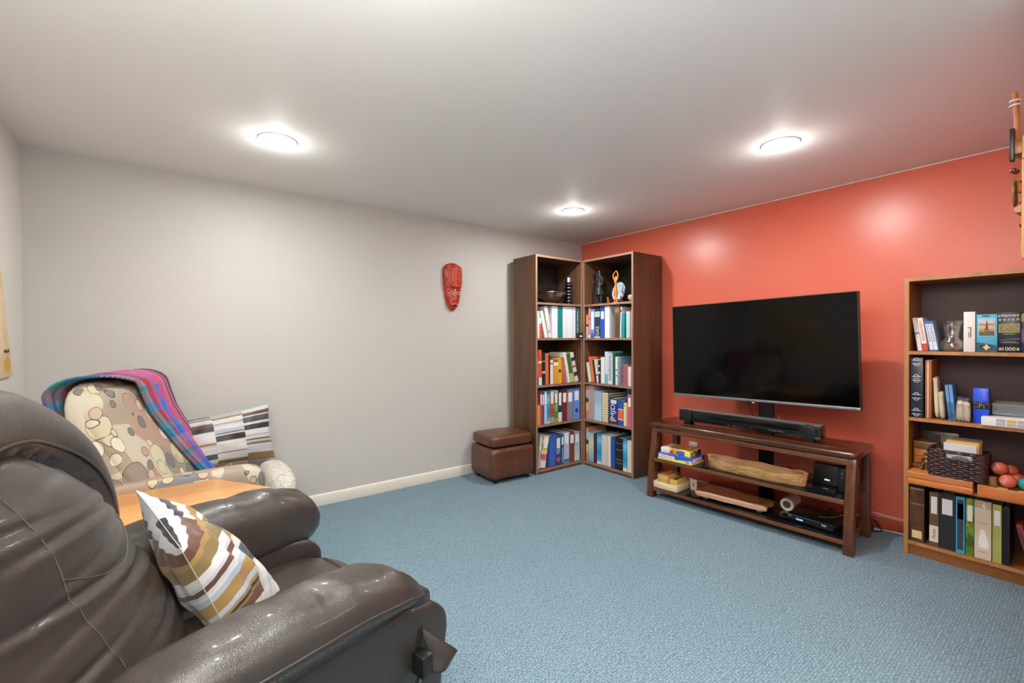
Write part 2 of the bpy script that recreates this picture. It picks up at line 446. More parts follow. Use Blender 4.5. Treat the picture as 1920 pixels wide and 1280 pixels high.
lcase = bookcase('bookcase', 'tall dark brown bookcase against the beige wall beside the ottoman', (-1.045, -.43, 0), 0, .603, .335, 2.008, LZ, LM)
MB().box((.012, .338, .0), (.57, .40, 1.985)).build('back_filler', 'spare_board', lcase)
RZ = (1.572, 1.246, .814, .451, .040)
rcase = bookcase('bookcase', 'tall dark brown bookcase against the red wall in the corner', (-.442, -.436, 0), R(-90), .604, .424, 2.008, RZ, LM)
BM = ('warm_wood', 'warm_wood_flat', 'warm_edge', 'warm_back')
BZ = (1.166, .788, .425, .080)
bcase = bookcase('bookcase', 'shorter warm brown bookcase at the right beside the partition wall', (-.32, -2.85, 0), R(-90), .54, .295, 1.585, BZ, BM, .021, .012)

# ================================================================ television stand
SO = Vector((-.42, -2.02, 0)); SR = R(-87)
st = thing('television_stand', 'dark cherry television stand with curved legs and black glass shelves', 'tv stand', SO, SR)
def rrect(x0, x1, y0, y1, r, n=5):
    return arc((x1-r, y1-r), r, 0, math.pi/2, n)+arc((x0+r, y1-r), r, math.pi/2, math.pi, n)+arc((x0+r, y0+r), r, math.pi, 1.5*math.pi, n)+arc((x1-r, y0+r), r, 1.5*math.pi, 2*math.pi, n)
MB().prism(rrect(-.677, .677, -.197, .195, .035), .545, .580, 'z').build('top_board', 'cherry_wood', st, bevel=.011, seg=3)
MB().box((-.585, -.115, .5795), (.585, .145, .5812)).build('inlay_panel', 'cherry_wood', st, bevel=.0006)
ap = [(x, .502+.006*math.cos(x/.62*math.pi/2)) for x in [i*.0622-.622 for i in range(21)]]
MB().prism(ap+[(.622, .536), (-.622, .536)], -.178, -.158, 'y').build('apron', 'cherry_rail', st, bevel=.003)
MB().box((-.622, .15, .49), (.622, .17, .544)).build('back_rail', 'cherry_wood', st)
def leg(x0, x1, front):
    n = 12; f = []; b = []
    for i in range(n+1):
        z = .5448*i/n; q = 1-z/.545
        if front: yf = -.172-.072*math.sin(q*math.pi/2)**1.2; wd = .046+.020*q
        else: yf = .135; wd = .05
        f.append((yf, z)); b.append((yf+wd, z))
    return MB().prism(f+b[::-1], x0, x1, 'x').build('leg', 'cherry_wood_up', st, bevel=.006)
leg(-.668, -.618, True); leg(.612, .662, True); leg(-.668, -.618, False); leg(.612, .662, False)
for z, yf in ((.31, -.222), (.082, -.236)):
    MB().box((-.619, yf, z-.030), (.613, yf+.022, z-.004)).build('front_rail', 'cherry_rail', st, bevel=.003)
    MB().box((-.619, .15, z-.030), (.613, .168, z-.006)).build('rear_rail', 'cherry_rail', st)
    for xx in (-.636, .618):
        MB().box((xx, yf+.03, z-.030), (xx+.016, .155, z-.006)).build('side_rail', 'cherry_rail', st)
    MB().box((-.606, yf+.004, z-.0058), (.600, .165, z)).build('shelf', 'shelf_glass', st, bevel=.0015)
MB().box((0, .172, .02), (.095, .212, 1.30)).build('mount_post', 'black_plastic', st, bevel=.004)
MB().box((-.16, .122, 1.0), (.25, .130, 1.22)).build('mount_plate', 'black_plastic', st)
MB().box((.01, .13, 1.02), (.085, .173, 1.2)).build('mount_arm', 'black_plastic', st)
MB().box((-.22, .10, 0), (.30, .26, .02)).build('mount_foot', 'black_plastic', st, bevel=.004)

# television: 1.24 m wide, hung a little crooked
tv = thing('television', 'large flat black television mounted on the post above the stand', 'television', (-.42, -2.045, 1.154), R(-90))
tv.rotation_euler = (0, R(-1.2), R(-90))
W2, H2 = .6215, .356
MB().box((-W2+.004, -.004, -H2+.014), (W2-.004, .010, H2-.004)).build('screen', 'screen_black', tv)
mb = MB()
mb.box((-W2, -.006, H2-.0045), (W2, .03, H2)); mb.box((-W2, -.006, -H2), (-W2+.0045, .03, H2-.0045)); mb.box((W2-.0045, -.006, -H2), (W2, .03, H2-.0045))
mb.build('bezel', 'black_plastic', tv)
MB().box((-W2, -.010, -H2-.002), (W2, .03, -H2+.0145)).build('bottom_bar', 'bar_metal', tv, bevel=.002)
MB().box((-W2+.006, .010, -H2+.01), (W2-.006, .05, H2-.01)).build('back_cover', 'black_plastic', tv, bevel=.008)
MB().box((-.30, .05, -.26), (.30, .115, .18)).build('back_housing', 'black_plastic', tv, bevel=.02)
mb = MB().box((-.028, -.0115, -H2+.003), (.020, -.0098, -H2+.011)); mb.build('maker_badge', 'silver', tv)
lg = MB().box((-.020, -.008, -H2-.014), (.018, .004, -H2-.002)).build('sensor_tab', 'black_plastic', tv, bevel=.002)
MB().box((-.004, -.0095, -H2-.011), (.012, -.0079, -H2-.007)).build('standby_light', 'led_red', lg)
MB().box((W2-.045, -.0112, -H2+.003), (W2-.018, -.0098, -H2+.009)).build('corner_badge', 'silver', tv)

sb = thing('soundbar', 'long black soundbar with round speaker ends on the stand top', 'soundbar', SO+Vector((0, 0, .5815)), SR)
MB().box((-.488, -.075, .024), (.462, .015, .112)).build('body', 'black_gloss', sb, bevel=.005)
MB().box((-.487, -.076, .1085), (.461, .0, .1128)).build('top_trim', 'bar_metal', sb)
for cx in (-.428, .392):
    tf = Matrix.Translation((cx, -.0755, .066)) @ Matrix.Rotation(R(90), 4, 'X')
    sp = MB().lathe([(0, .0), (.043, .0), (.046, .004), (.043, .010), (.036, .012), (0, .012)], 32, tf=tf).build('speaker_cone', 'black_plastic', sb, smooth='auto')
    MB().lathe([(.0445, .0), (.0475, .0), (.0475, .006), (.0445, .006), (.0445, 0)], 32, tf=tf).build('speaker_ring', 'dark_metal', sp, smooth='auto')
    MB().box((cx-.026, -.065, 0), (cx+.026, .0, .0245)).build('foot', 'black_plastic', sb, bevel=.003)
mb = MB()
for k in range(8):
    if k in (2, 6): continue
    mb.box((-.115+k*.011, -.0765, .034), (-.109+k*.011, -.0752, .0385))
mb.build('button_marks', 'silver', sb)
mb = MB()
for k in range(9): mb.box((.16+k*.011, -.0765, .040), (.168+k*.011, -.0752, .046 if k % 3 else .049))
mb.build('logo_marks', 'silver', sb)
MB().lathe([(0, 0), (.004, 0), (.004, .0015), (0, .0015)], 12, tf=Matrix.Translation((.045, -.0752, .038)) @ Matrix.Rotation(R(90), 4, 'X')).build('indicator', 'silver', sb)

# ================================================================ ottoman
ot = thing('storage_ottoman', 'brown leather cube ottoman with stitched lid standing beside the bookcase', 'ottoman', (-1.292, -.245, 0), R(-3.5))
def cushion_box(a, b, e=7, n=(14, 14, 8), dome=0.0):
    c = [(p+q)/2 for p, q in zip(a, b)]; h = [(q-p)/2 for p, q in zip(a, b)]
    def fn(x, y, z):
        X, Y, Z = c[0]+h[0]*x, c[1]+h[1]*y, c[2]+h[2]*z
        if dome and z > 0: Z += dome*(1-x*x)*(1-y*y)
        return (X, Y, Z)
    return MB().puff(n, e, fn)
cushion_box((-.226, -.196, .035), (.226, .196, .300), 14, (16, 16, 10)).build('box_body', 'ottoman_leather', ot, smooth=True)
cushion_box((-.219, -.189, .308), (.219, .189, .400), 9, (18, 18, 8), .014).build('lid', 'ottoman_leather', ot, smooth=True)
for x in (-.18, .15):
    for y in (-.16, .13): MB().box((x, y, 0), (x+.035, y+.035, .045)).build('foot', 'black_plastic', ot, bevel=.003)
mb = MB()
mb.tube([(-.2255, y, .165) for y in (-.18, .18)], .0009, 5); mb.tube([(x, -.1965, .165) for x in (-.21, .21)], .0009, 5)
mb.tube([(.02, -.1966, z) for z in (.05, .285)], .0009, 5); mb.tube([(-.2266, .0, z) for z in (.05, .285)], .0009, 5)
mb.build('body_seam', 'ottoman_seam', ot)
mb = MB(); mb.tube([(.02, -.1895, .32), (.02, -.188, .385), (.02, -.165, .4005)]+[(.02, y, .400+.014*(1-(y/.19)**2)) for y in (-.14, -.05, .05, .12, .165)], .0012, 5)
mb.tube([(-.2195, .0, .32), (-.217, .0, .385), (-.19, 0, .402)]+[(x, 0, .4005+.014*(1-(x/.22)**2)) for x in (-.14, -.05, .05, .14, .19)], .0012, 5)
mb.build('lid_seam', 'ottoman_seam', ot)
for x in (-.10, .11): MB().box((x-.03, -.195, .2965), (x+.03, -.183, .3035)).build('hinge', 'silver', ot, bevel=.001)

# ================================================================ hexagonal side table
HX = Vector((-3.681, -1.190, 0)); hr = .366
tb = thing('side_table', 'hexagonal light maple side table between the two armchairs', 'side table', HX, 0)
hexp = [(hr*math.cos(R(60*k+2.7)), hr*math.sin(R(60*k+2.7))) for k in range(6)]
MB().prism(hexp, .522, .552, 'z').build('table_top', 'maple_top', tb, bevel=.003)
hx2 = [(x*.975, y*.975) for x, y in hexp]
for k in range(6):
    a, b = Vector((*hx2[k], 0)), Vector((*hx2[(k+1) % 6], 0)); n_ = ((a+b)/2).normalized()*.02
    MB().prism([(a.x, a.y), (b.x, b.y), (b.x-n_.x, b.y-n_.y), (a.x-n_.x, a.y-n_.y)], .43, .5225, 'z').build('apron', 'maple_side', tb)
for k in range(6):
    x, y = hx2[k][0]*.93, hx2[k][1]*.93
    MB().box((x-.022, y-.022, 0), (x+.022, y+.022, .5225)).build('leg', 'maple_side', tb, bevel=.004)
MB().prism([(x*.88, y*.88) for x, y in hexp], .16, .178, 'z').build('lower_shelf', 'maple_top', tb)

# ================================================================ patterned armchair
t = NT('petal_fabric'); v = t.coord((1, 1, 1))
ndv = t.noise(v, 6, 2); dv = t.n('ShaderNodeVectorMath', _operation='MULTIPLY_ADD'); t.l(ndv.outputs['Color'], dv.inputs[0]); dv.inputs[1].default_value = (.05, .05, .05); t.l(v, dv.inputs[2]); v2 = dv.outputs[0]
def vor(vec, sc, feat='F1'):
    x = t.n('ShaderNodeTexVoronoi', _feature=feat); x.inputs['Scale'].default_value = sc; t.l(vec, x.inputs['Vector']); return x
va = vor(v2, 6.5); sp = t.n('ShaderNodeSeparateColor'); t.l(va.outputs['Color'], sp.inputs[0])
basec = t.ramp(sp.outputs[0], [(0, lin('#bcb5a2')), (.22, lin('#a58c7b')), (.40, lin('#c4bda9')), (.52, lin('#94897c')), (.64, lin('#7b7d82')), (.72, lin('#b8b196')), (.86, lin('#a09482'))], 'CONSTANT')
# fine weave lines inside some shapes
wv = t.n('ShaderNodeTexWave'); wv.inputs['Scale'].default_value = 60; wv.inputs['Distortion'].default_value = 1; t.l(v, wv.inputs['Vector'])
c = t.mix(t.math('MULTIPLY', t.math('GREATER_THAN', sp.outputs[1], .6), t.math('MULTIPLY', wv.outputs['Fac'], .22)), basec, lin('#7d756b'))
# round petals scattered over the ground, drawn with a thin dark outline
def petals(c, sc, off, thr, r0, dr, cols):
    mp = t.n('ShaderNodeMapping'); mp.inputs['Location'].default_value = off; mp.inputs['Scale'].default_value = (1, 1, .78); t.l(v2, mp.inputs[0])
    vp = vor(mp.outputs[0], sc); s2 = t.n('ShaderNodeSeparateColor'); t.l(vp.outputs['Color'], s2.inputs[0])
    rad = t.math('ADD', r0, t.math('MULTIPLY', s2.outputs[1], dr)); on = t.math('GREATER_THAN', s2.outputs[0], thr)
    pc = t.ramp(s2.outputs[2], [(i/len(cols), lin(h)) for i, h in enumerate(cols)], 'CONSTANT')
    c = t.mix(t.math('MULTIPLY', t.math('LESS_THAN', vp.outputs['Distance'], rad), on), c, pc)
    return t.mix(t.math('MULTIPLY', t.math('COMPARE', vp.outputs['Distance'], rad, .018*sc/14), t.math('MULTIPLY', on, .85)), c, lin('#454340'))
c = petals(c, 7, (0, 0, 0), .30, .32, .14, ['#c6bfac', '#a58c7b', '#8b8174', '#bfb89c', '#76777a', '#b9a593'])
c = petals(c, 11.5, (.3, .1, .7), .35, .30, .12, ['#cbc5b3', '#8f8478', '#c0b99c', '#ac937f', '#747270', '#cbc5b6'])
c = petals(c, 16, (.9, .5, .2), .55, .30, .10, ['#c9c3af', '#7d756b', '#bbb496', '#b9a592'])
nf = t.noise(v, 500, 2)
t.base(c).set(.85, 0, .2, normal=t.bump(nf.outputs[0], .0012, .4)); M['petal_fabric'] = t.m
t = NT('overlit_petal_fabric'); v = t.coord((1, 1, 1)); ve = t.n('ShaderNodeTexVoronoi', _feature='DISTANCE_TO_EDGE'); ve.inputs['Scale'].default_value = 26; t.l(v, ve.inputs['Vector'])  # petal fabric of the seat front, its overexposure put into the paler colour
nf = t.noise(v, 12, 2); t.base(t.mix(t.math('MULTIPLY', t.math('LESS_THAN', ve.outputs['Distance'], .03), .55), t.mix(nf.outputs[0], lin('#c9c6bd'), lin('#bab5ab')), lin('#66635e'))).set(.85, 0, .2); M['overlit_petal_fabric'] = t.m

ac = thing('armchair', 'petal patterned upholstered armchair in the far left corner', 'armchair', (-3.70, -.48, 0), 0)
def prof(z, tab):
    for (z0, x0), (z1, x1) in zip(tab, tab[1:]):
        if z <= z1: return x0+(x1-x0)*(z-z0)/(z1-z0)
    return tab[-1][1]
BF = [(.30, .14), (.45, .08), (.60, .0), (.77, -.085), (.855, -.125), (.95, -.15), (1.03, -.165), (1.06, -.19)]
KA = .36      # the back is turned towards the room     # front line of the back, local x by height
def back_piece(yc, hw, z0, z1, thick, shift, n=(10, 16, 16), e=3.2, puffy=.03):
    def fn(a, b, c):
        z = z0+(z1-z0)*(c+1)/2
        x = prof(z, BF)+shift-thick*(1-a)/2
        if a > 0: x += puffy*(1-b*b)*a
        return (x+KA*(yc+hw*b), yc+hw*b, z)
    return MB().puff(n, e, fn)
back_piece(.015, .332, .30, 1.045, .095, -.04, e=4).build('back_shell', 'petal_fabric', ac, smooth=True)
back_piece(.0, .300, .40, 1.010, .11, .0, e=4.5, puffy=.035).build('back_cushion', 'petal_fabric', ac, smooth=True)
def back_surf(y, s, off):
    """point on the outside of the back at arc position s: 0 rear low, .42 top, 1 front low"""
    k = KA*y
    if s < .36: z = .70+(1.0-.70)*s/.36; return Vector((prof(z, BF)-.135-off+k, y, z))
    if s < .52:
        q = (s-.36)/.16; a = math.pi*(1-q)
        xr, xf = prof(1.0, BF)-.135, prof(1.0, BF)+.030
        return Vector(((xr+xf)/2+((xf-xr)/2+off)*math.cos(a)+k, y, 1.0+(.050+off)*math.sin(a)))
    z = 1.0-(1.0-.44)*(s-.52)/.48
    return Vector((prof(z, BF)+.032+off+k, y, z))
# seams of the back cushion
cushion_box((-.34, -.235, .27), (.50, .235, .445), 5, (16, 12, 8), .02).build('seat_cushion', 'petal_fabric', ac, smooth=True)
cushion_box((.44, -.28, .22), (.615, .28, .480), 3, (10, 14, 12)).build('footrest', 'overlit_petal_fabric', ac, smooth=True)  # front of the seat; the strong light on it is painted as paler fabric
MB().box((-.36, -.25, .10), (.46, .25, .28)).build('base_frame', 'petal_fabric', ac, bevel=.02, seg=3)
for yc, nm in ((-.308, -1), (.308, 1)):
    cushion_box((-.34, yc-.062, .10), (.415, yc+.062, .578), 9, (18, 8, 12)).build('arm', 'petal_fabric', ac, smooth=True)
for x in (-.36, .40):
    for y in (-.30, .27): MB().box((x, y, 0), (x+.045, y+.045, .105)).build('foot', 'cherry_wood_up', ac, bevel=.004)
MB().box((.1, -.3715, .535), (.16, -.3690, .55)).build('care_tag', 'paper_white', ac)

# plaid throw over the back
t = NT('plaid_wool'); tc = t.n('ShaderNodeTexCoord'); su = t.n('ShaderNodeSeparateXYZ'); t.l(tc.outputs['UV'], su.inputs[0])
warp = t.ramp(su.outputs[0], [(0, lin('#1d6f78')), (.07, lin('#20262c')), (.10, lin('#2b8a93')), (.17, lin('#8a1f3c')), (.25, lin('#b8314f')), (.32, lin('#2456b0')), (.44, lin('#2f6fc8')), (.50, lin('#c2406e')), (.60, lin('#cf6a94')), (.64, lin('#17171b')), (.67, lin('#cf6a94')), (.715, lin('#17171b')), (.745, lin('#c2608c')), (.79, lin('#17171b')), (.82, lin('#b85a86')), (.865, lin('#17171b')), (.90, lin('#8a4068')), (.925, lin('#121216'))], 'CONSTANT')
wf = t.math('FRACT', t.math('MULTIPLY', su.outputs[1], 3.1))
weft = t.ramp(wf, [(0, lin('#b02f52')), (.18, lin('#2b8a93')), (.27, lin('#2456b0')), (.40, lin('#c9789c')), (.52, lin('#d8452f')), (.62, lin('#2b6f78')), (.68, lin('#c2406e')), (.86, lin('#2f6fc8'))], 'CONSTANT')
tw = t.math('FRACT', t.math('ADD', t.math('MULTIPLY', su.outputs[0], 55), t.math('MULTIPLY', su.outputs[1], 160)))
nn = t.noise(tc.outputs['UV'], 120, 3)
c = t.mix(t.math('MULTIPLY', t.math('MULTIPLY', t.math('GREATER_THAN', tw, .5), t.math('LESS_THAN', su.outputs[0], .63)), .6), warp, weft)
c = t.mix(t.math('MULTIPLY', nn.outputs[0], .25), c, lin('#3b3040'))
t.base(c).set(.95, 0, .1, sheen=.3, normal=t.bump(t.math('ADD', tw, nn.outputs[0]), .002, .5)); M['plaid_wool'] = t.m
bl = thing('throw_blanket', 'bright pink blue and teal plaid throw draped over the patterned armchair back', 'blanket', (-3.70, -.48, 0), 0)
def blanket(u, s):
    # inner (u=0) and outer (u=1) edges, local y along the length s
    y0 = prof(s, [(0, -.30), (.36, -.30), (.43, -.25), (.50, -.04), (.62, .0), (.80, .055), (1, .13)])
    y1 = prof(s, [(0, .12), (.36, .25), (.50, .31), (.62, .32), (.80, .315), (1, .315)])
    y = y0+(y1-y0)*u
    off = .016+.006*math.sin(u*19+s*5)*(.3+s)+.012*(1 if .50 < s else s)*math.sin(u*math.pi)
    p = back_surf(y, s, off)
    if u > .94: p.x -= (u-.94)*.2; p.z -= (u-.94)*.1
    return p
b_ = MB().grid(36, 70, blanket).build('cloth', 'plaid_wool', bl, smooth=True)
so = b_.modifiers.new('thickness', 'SOLIDIFY'); so.thickness = .010; so.offset = 1
mb = MB()
for i in range(150):
    s_ = .40+.60*i/149; p = blanket(1.0, s_); q = p+Vector((random.uniform(-.02, .02), .012+random.random()*.018, -.018-random.random()*.02))
    mb.tube([p, (p+q)/2+Vector((0, .008, .006)), q], [.0034, .003, .0012], 5)
fr = mb.build('fringe', plain('fringe_wool', '#15161a', .95), bl); fr['kind'] = 'stuff'
mb = MB()
for s0 in (.60, .80, .985):
    for k in range(9):
        p = blanket(1.0, min(1, s0+k*.004)); q = p+Vector((random.uniform(0, .03), .02+random.random()*.02, -.03-random.random()*.02)); mb.tube([p, q], [.004, .0015], 5)
mb.build('fringe_tuft', plain('fringe_teal', '#1f8f8f', .95), bl)['kind'] = 'stuff'
mb = MB()
for k in range(12):
    p = blanket(1.0, .69+k*.005); q = p+Vector((random.uniform(0, .03), .02+random.random()*.02, -.035-random.random()*.02)); mb.tube([p, q], [.0045, .0015], 5)
mb.build('fringe_tuft', plain('fringe_orange', '#e0552e', .95), bl)['kind'] = 'stuff'

# striped patchwork cushions
def stripes(name, seedv, ncol, rep):
    t = NT(name); tc = t.n('ShaderNodeTexCoord'); su = t.n('ShaderNodeSeparateXYZ'); t.l(tc.outputs['UV'], su.inputs[0])
    rnd = random.Random(seedv)
    pal = ['#bebdba', '#b6b7bc', '#8f7141', '#583b2c', '#2d292b', '#bfbaa9', '#a3a8b1', '#75633e', '#3d4651', '#c2c1be', '#adb0b8', '#b3b1ac', '#bebebd', '#9aa2ae']
    def seq(n):
        out = []; last = None; p = 0.0; ws = [rnd.choice((.6, 1, 1.5, 2.2, .35, .5)) for _ in range(n)]; tot = sum(ws)
        for w_ in ws:
            c = rnd.choice([x for x in pal if x != last]); out.append((p/tot, lin(c))); last = c; p += w_
        return out
    u = su.outputs[0]; v_ = su.outputs[1]
    res = None
    for k in range(ncol):
        r = t.ramp(t.math('FRACT', t.math('ADD', t.math('MULTIPLY', v_, rep), .13*k)), seq(22), 'CONSTANT')
        res = r if res is None else t.mix(t.math('GREATER_THAN', u, k/ncol), res, r)
    n = t.noise(t.coord(), 300, 2)
    t.base(res).set(.45, 0, .4, sheen=.2, normal=t.bump(n.outputs[0], .0008, .4)); M[name] = t.m
stripes('stripe_satin', 11, 3, 1.0); stripes('stripe_satin_b', 5, 2, 1.0)
def pillow(name, label, corners, thick, mat, pinch=.06, wr=0.0):
    a, b, c, d = [Vector(p) for p in corners]      # a(0,0) b(1,0) c(1,1) d(0,1)
    nrm = (b-a+c-d).cross(d-a+c-b).normalized()
    root = thing(name, label, 'cushion', tuple((a+b+c+d)/4))
    org = (a+b+c+d)/4
    def surf(sgn):
        def fn(u, v):
            x, y = 2*u-1, 2*v-1
            uu = u-(.5*pinch)*math.sin(0)*0; 
            px = .5+.5*x*(1-pinch*(1-y*y)); py = .5+.5*y*(1-pinch*(1-x*x))
            p = a*(1-px)*(1-py)+b*px*(1-py)+c*px*py+d*(1-px)*py
            h = ((1-abs(x)**2.2)*(1-abs(y)**2.2))
            h = max(h, 0)**.55
            ripple = wr*math.sin(9*x+4*y)*math.sin(5*y-3*x)*h+wr*.6*math.sin(23*x-9*y)*(1-h)*h*2
            return p+nrm*sgn*(thick*h+ripple)-org
        return fn
    MB().grid(34, 34, surf(1)).build('front_cover', mat, root, smooth=True)
    MB().grid(34, 34, surf(-1)).build('back_cover', mat, root, smooth=True)
    s_ = surf(0); pts = [s_(i/20, 0) for i in range(20)]+[s_(1, i/20) for i in range(20)]+[s_(1-i/20, 1) for i in range(20)]+[s_(0, 1-i/20) for i in range(21)]
    MB().tube(pts, .0013, 6, False).build('edge_seam', 'cushion_seam', root, smooth=True)
    return root
pillow('cushion', 'striped cream brown and gold cushion propped on the patterned armchair', [(-3.62, -.27, .47), (-3.13, -.20, .455), (-3.16, -.14, .815), (-3.66, -.17, .745)], .07, 'stripe_satin', .05, .006)

# ================================================================ leather recliner
RT = R(16); RK = 1.09; RO = Vector((-3.1035, -1.7998, 0)); RZ0 = 1.2456
rc = thing('recliner', 'big brown leather recliner with padded arms in the foreground', 'armchair', RO, RT)
def rmap(p): return (p[0]*RK, p[1]*RK, RZ0-(RZ0-p[2])*RK)
class RB_(MB):
    def build(s, *a, **k):
        s.v = [rmap(p) for p in s.v]; return MB.build(s, *a, **k)
VC = -.115
FB_ = [(.30, -.515), (.445, -.545), (.575, -.582), (.69, -.628), (.776, -.672), (.84, -.69), (.906, -.712), (.973, -.75), (1.05, -.80), (1.09, -.85)]
KS = .39                                    # the back is turned a little in its frame
def sprof(z, tab):
    return (prof(z-.015, tab)+prof(z, tab)*2+prof(z+.015, tab))/4
FOLDS = ((.985, .010, .05), (.93, .013, .02), (.885, .009, -.05), (.835, .014, .10), (.79, .010, .0), (.745, .012, .14), (.69, .012, .06), (.63, .007, .16), (.56, .010, .10), (.50, .007, .14), (.44, .009, .05))
def rback(a, b, c):
    v = VC+.30*b
    zt = prof(v, [(-.42, 1.15), (-.30, 1.135), (-.20, 1.095), (-.10, 1.03), (0, .94), (.10, .84), (.19, .75)])
    z = .27+(zt-.27)*(c+1)/2
    u = sprof(z, FB_)-.24*(1-a)/2+KS*(v-VC)
    if a > 0:
        u -= a*.11*b*b
        for z0, am, tl in FOLDS:
            d = (z-z0-.010*math.sin(v*11+z0*40)-tl*(v-VC)*.5)/.009
            k = .25+.75*max(0, math.sin(v*8+z0*53))
            u -= am*k*math.exp(-d*d)*a; u += am*.5*k*math.exp(-(d+2)**2/2)*a
    return (u, v, z)
bk = RB_().puff((12, 48, 140), 3.4, rback).build('backrest', 'brown_leather', rc, smooth=True)
# headrest: a horseshoe roll round the top of the back
cp = smoothpath([(-.700, .125, .715), (-.700, .140, .80), (-.715, .138, .88), (-.752, .095, .965), (-.815, .0, 1.04), (-.89, -.16, 1.095), (-.955, -.32, 1.085), (-.99, -.42, .98), (-.985, -.45, .86)], 10)
cr = []
for i in range(len(cp)):
    q = i/(len(cp)-1); e_ = min(q, 1-q)
    cr.append(.066*(math.sqrt(max(.02, 1-(1-e_/.05)**2)) if e_ < .05 else 1))
hd = RB_().tube(cp, cr, 22).build('headrest', 'brown_leather', rc, smooth=True)
CTR = Vector((-.90, VC-.10, .72))
def roll_pt(i, al, rr):
    """point on the roll: al = 0 faces forward, positive turns towards the middle of the back"""
    t_ = (cp[min(i+1, len(cp)-1)]-cp[max(i-1, 0)]).normalized()
    n1 = (CTR-cp[i]); n1 = (n1-t_*n1.dot(t_)); n1.x = 0; n1 = (n1-t_*n1.dot(t_)).normalized()
    f_ = n1.cross(t_); f_ = f_ if f_.x > 0 else -f_
    return cp[i]+(f_*math.cos(al)+n1*math.sin(al))*rr
# gathered inner panel between roll and back
def inner(u, v):
    i = u*(len(cp)-1); k = min(int(i), len(cp)-2)
    p0 = roll_pt(k, .75, cr[k]*.98).lerp(roll_pt(k+1, .75, cr[k+1]*.98), i-k)
    q = p0.lerp(Vector((-.95, VC-.10, .74)), .36*v); q.x -= .045*math.sin(v*1.5)
    q.x += .009*math.sin(u*80+math.sin(u*23)*3)*math.sin(min(1, v*3)*1.57)
    return q
RB_().grid(140, 10, inner, False).build('headrest_panel', 'brown_leather_dark', rc, smooth=True)
def rshell(a, b, c):
    v = VC+.30*b; return (-.93-.05*c+.10*a+KS*(v-VC), v, .64+.42*c-.05*b*b)
RB_().puff((8, 16, 16), 4, rshell).build('rear_shell', 'brown_leather_dark', rc, smooth=True)
def pad_fn(vc, tip, zc=.615, zh=.117):
    sg = -1 if vc < 0 else 1
    def fn(a, b, c):
        L = .70; u = tip-L/2+L/2*a
        z = zc+zh*c
        kc = min(1, max(0, (c+.7)/1.4)); kc = .22+.78*kc*kc*(3-2*kc)
        if a > .30 and vc < 0: z -= .030*((a-.30)/.70)*kc
        if a > .40: z -= .048*((a-.40)/.60)**2*kc
        wd = .098*(1-.16*max(0, a)**4)
        v = vc+wd*b
        if c < 0 and b*sg > 0: v -= sg*.035*min(1, -c*1.6)          # tucked in under the outer welt
        if c > -.2:
            f = (1-b*b)
            z += .0042*math.sin(u*44+b*2)*f*(1 if a > .1 else .5)+.0035*math.sin(u*88+b*6)*f*max(0, a)
            z -= .004*abs(math.sin(u*31+1))*max(0, -a)*f
        if a > .45: z += .006*math.sin(b*15+u*40)*(a-.45)*(c > -.3); v += .004*math.sin(c*11+u*60)*(a-.45)
        return (u, v, z)
    return fn
def armpad(vc, tip, zc=.615, zh=.117):
    return RB_().puff((80, 26, 22), 'pad', pad_fn(vc, tip, zc, zh))
from mathutils.bvhtree import BVHTree
def surf_path(o, pts, off=.0012, d=Vector((-1, 0, 0)), n=8, raw=False):
    bm = bmesh.new(); bm.from_mesh(o.data); tr = BVHTree.FromBMesh(bm); bm.free(); out = []
    for p in smoothpath([Vector(rmap(p)) for p in pts], n):
        h = tr.ray_cast(p-d*.6, d)
        if h[0] is not None: out.append(h[0]-d*off)
    for _ in range(3): out = [out[0]]+[(out[i-1]+out[i]*2+out[i+1])/4 for i in range(1, len(out)-1)]+[out[-1]]
    return out
for vc, tip in ((-.44, -.125), (.21, -.045)):
    sg = -1 if vc < 0 else 1
    pd = (armpad(vc, tip, .605, .092) if vc < 0 else armpad(vc, tip)).build('arm_pad', 'brown_leather', rc, smooth=True)
    zc_, zh_ = (.605, .092) if vc < 0 else (.615, .117)
    def ring(c0, t0=172, t1=4, n=60, vc=vc, tip=tip, zc_=zc_, zh_=zh_, sg=sg):
        k = (1-abs(c0)**2.6); f_ = pad_fn(vc, tip, zc_, zh_); out = []
        for i in range(n+1):
            q = R(t0+(t1-t0)*i/n); ca, sa = math.cos(q), math.sin(q)
            a_ = math.copysign(abs(ca)**(2/4.0), ca)*k**(1/4.0); b_ = sg*abs(sa)**(2/2.6)*k**(1/2.6)
            out.append(Vector(rmap(f_(a_, b_, c0))))
        return out
    MB().tube(ring(.20), .0036, 6).build('piping', 'piping_leather', rc, smooth=True)
    pp2 = ring(.06, 165, 30)
    mb = MB()
    for k in range(0, len(pp2)-1): 
        a_, b_2 = pp2[k], pp2[k+1]; n_ = max(1, int((b_2-a_).length/.011))
        for j in range(n_):
            mb.tube([a_.lerp(b_2, (j+.1)/n_), a_.lerp(b_2, (j+.7)/n_)], .0011, 4)
    so_ = mb.build('stitching', 'seam_thread', rc); so_['kind'] = 'stuff'
PP = [(-.95, .155), (-.105, .155), (-.095, .30), (-.076, .42), (-.071, .465), (-.080, .500), (-.110, .530), (-.150, .548), (-.235, .562), (-.387, .567), (-.60, .568), (-.95, .567)]
def smooth_poly(p):
    q = smoothpath([(x, 0, z) for x, z in p[1:-1]], 4); return [p[0]]+[(a.x, a.z) for a in q]+[p[-1]]
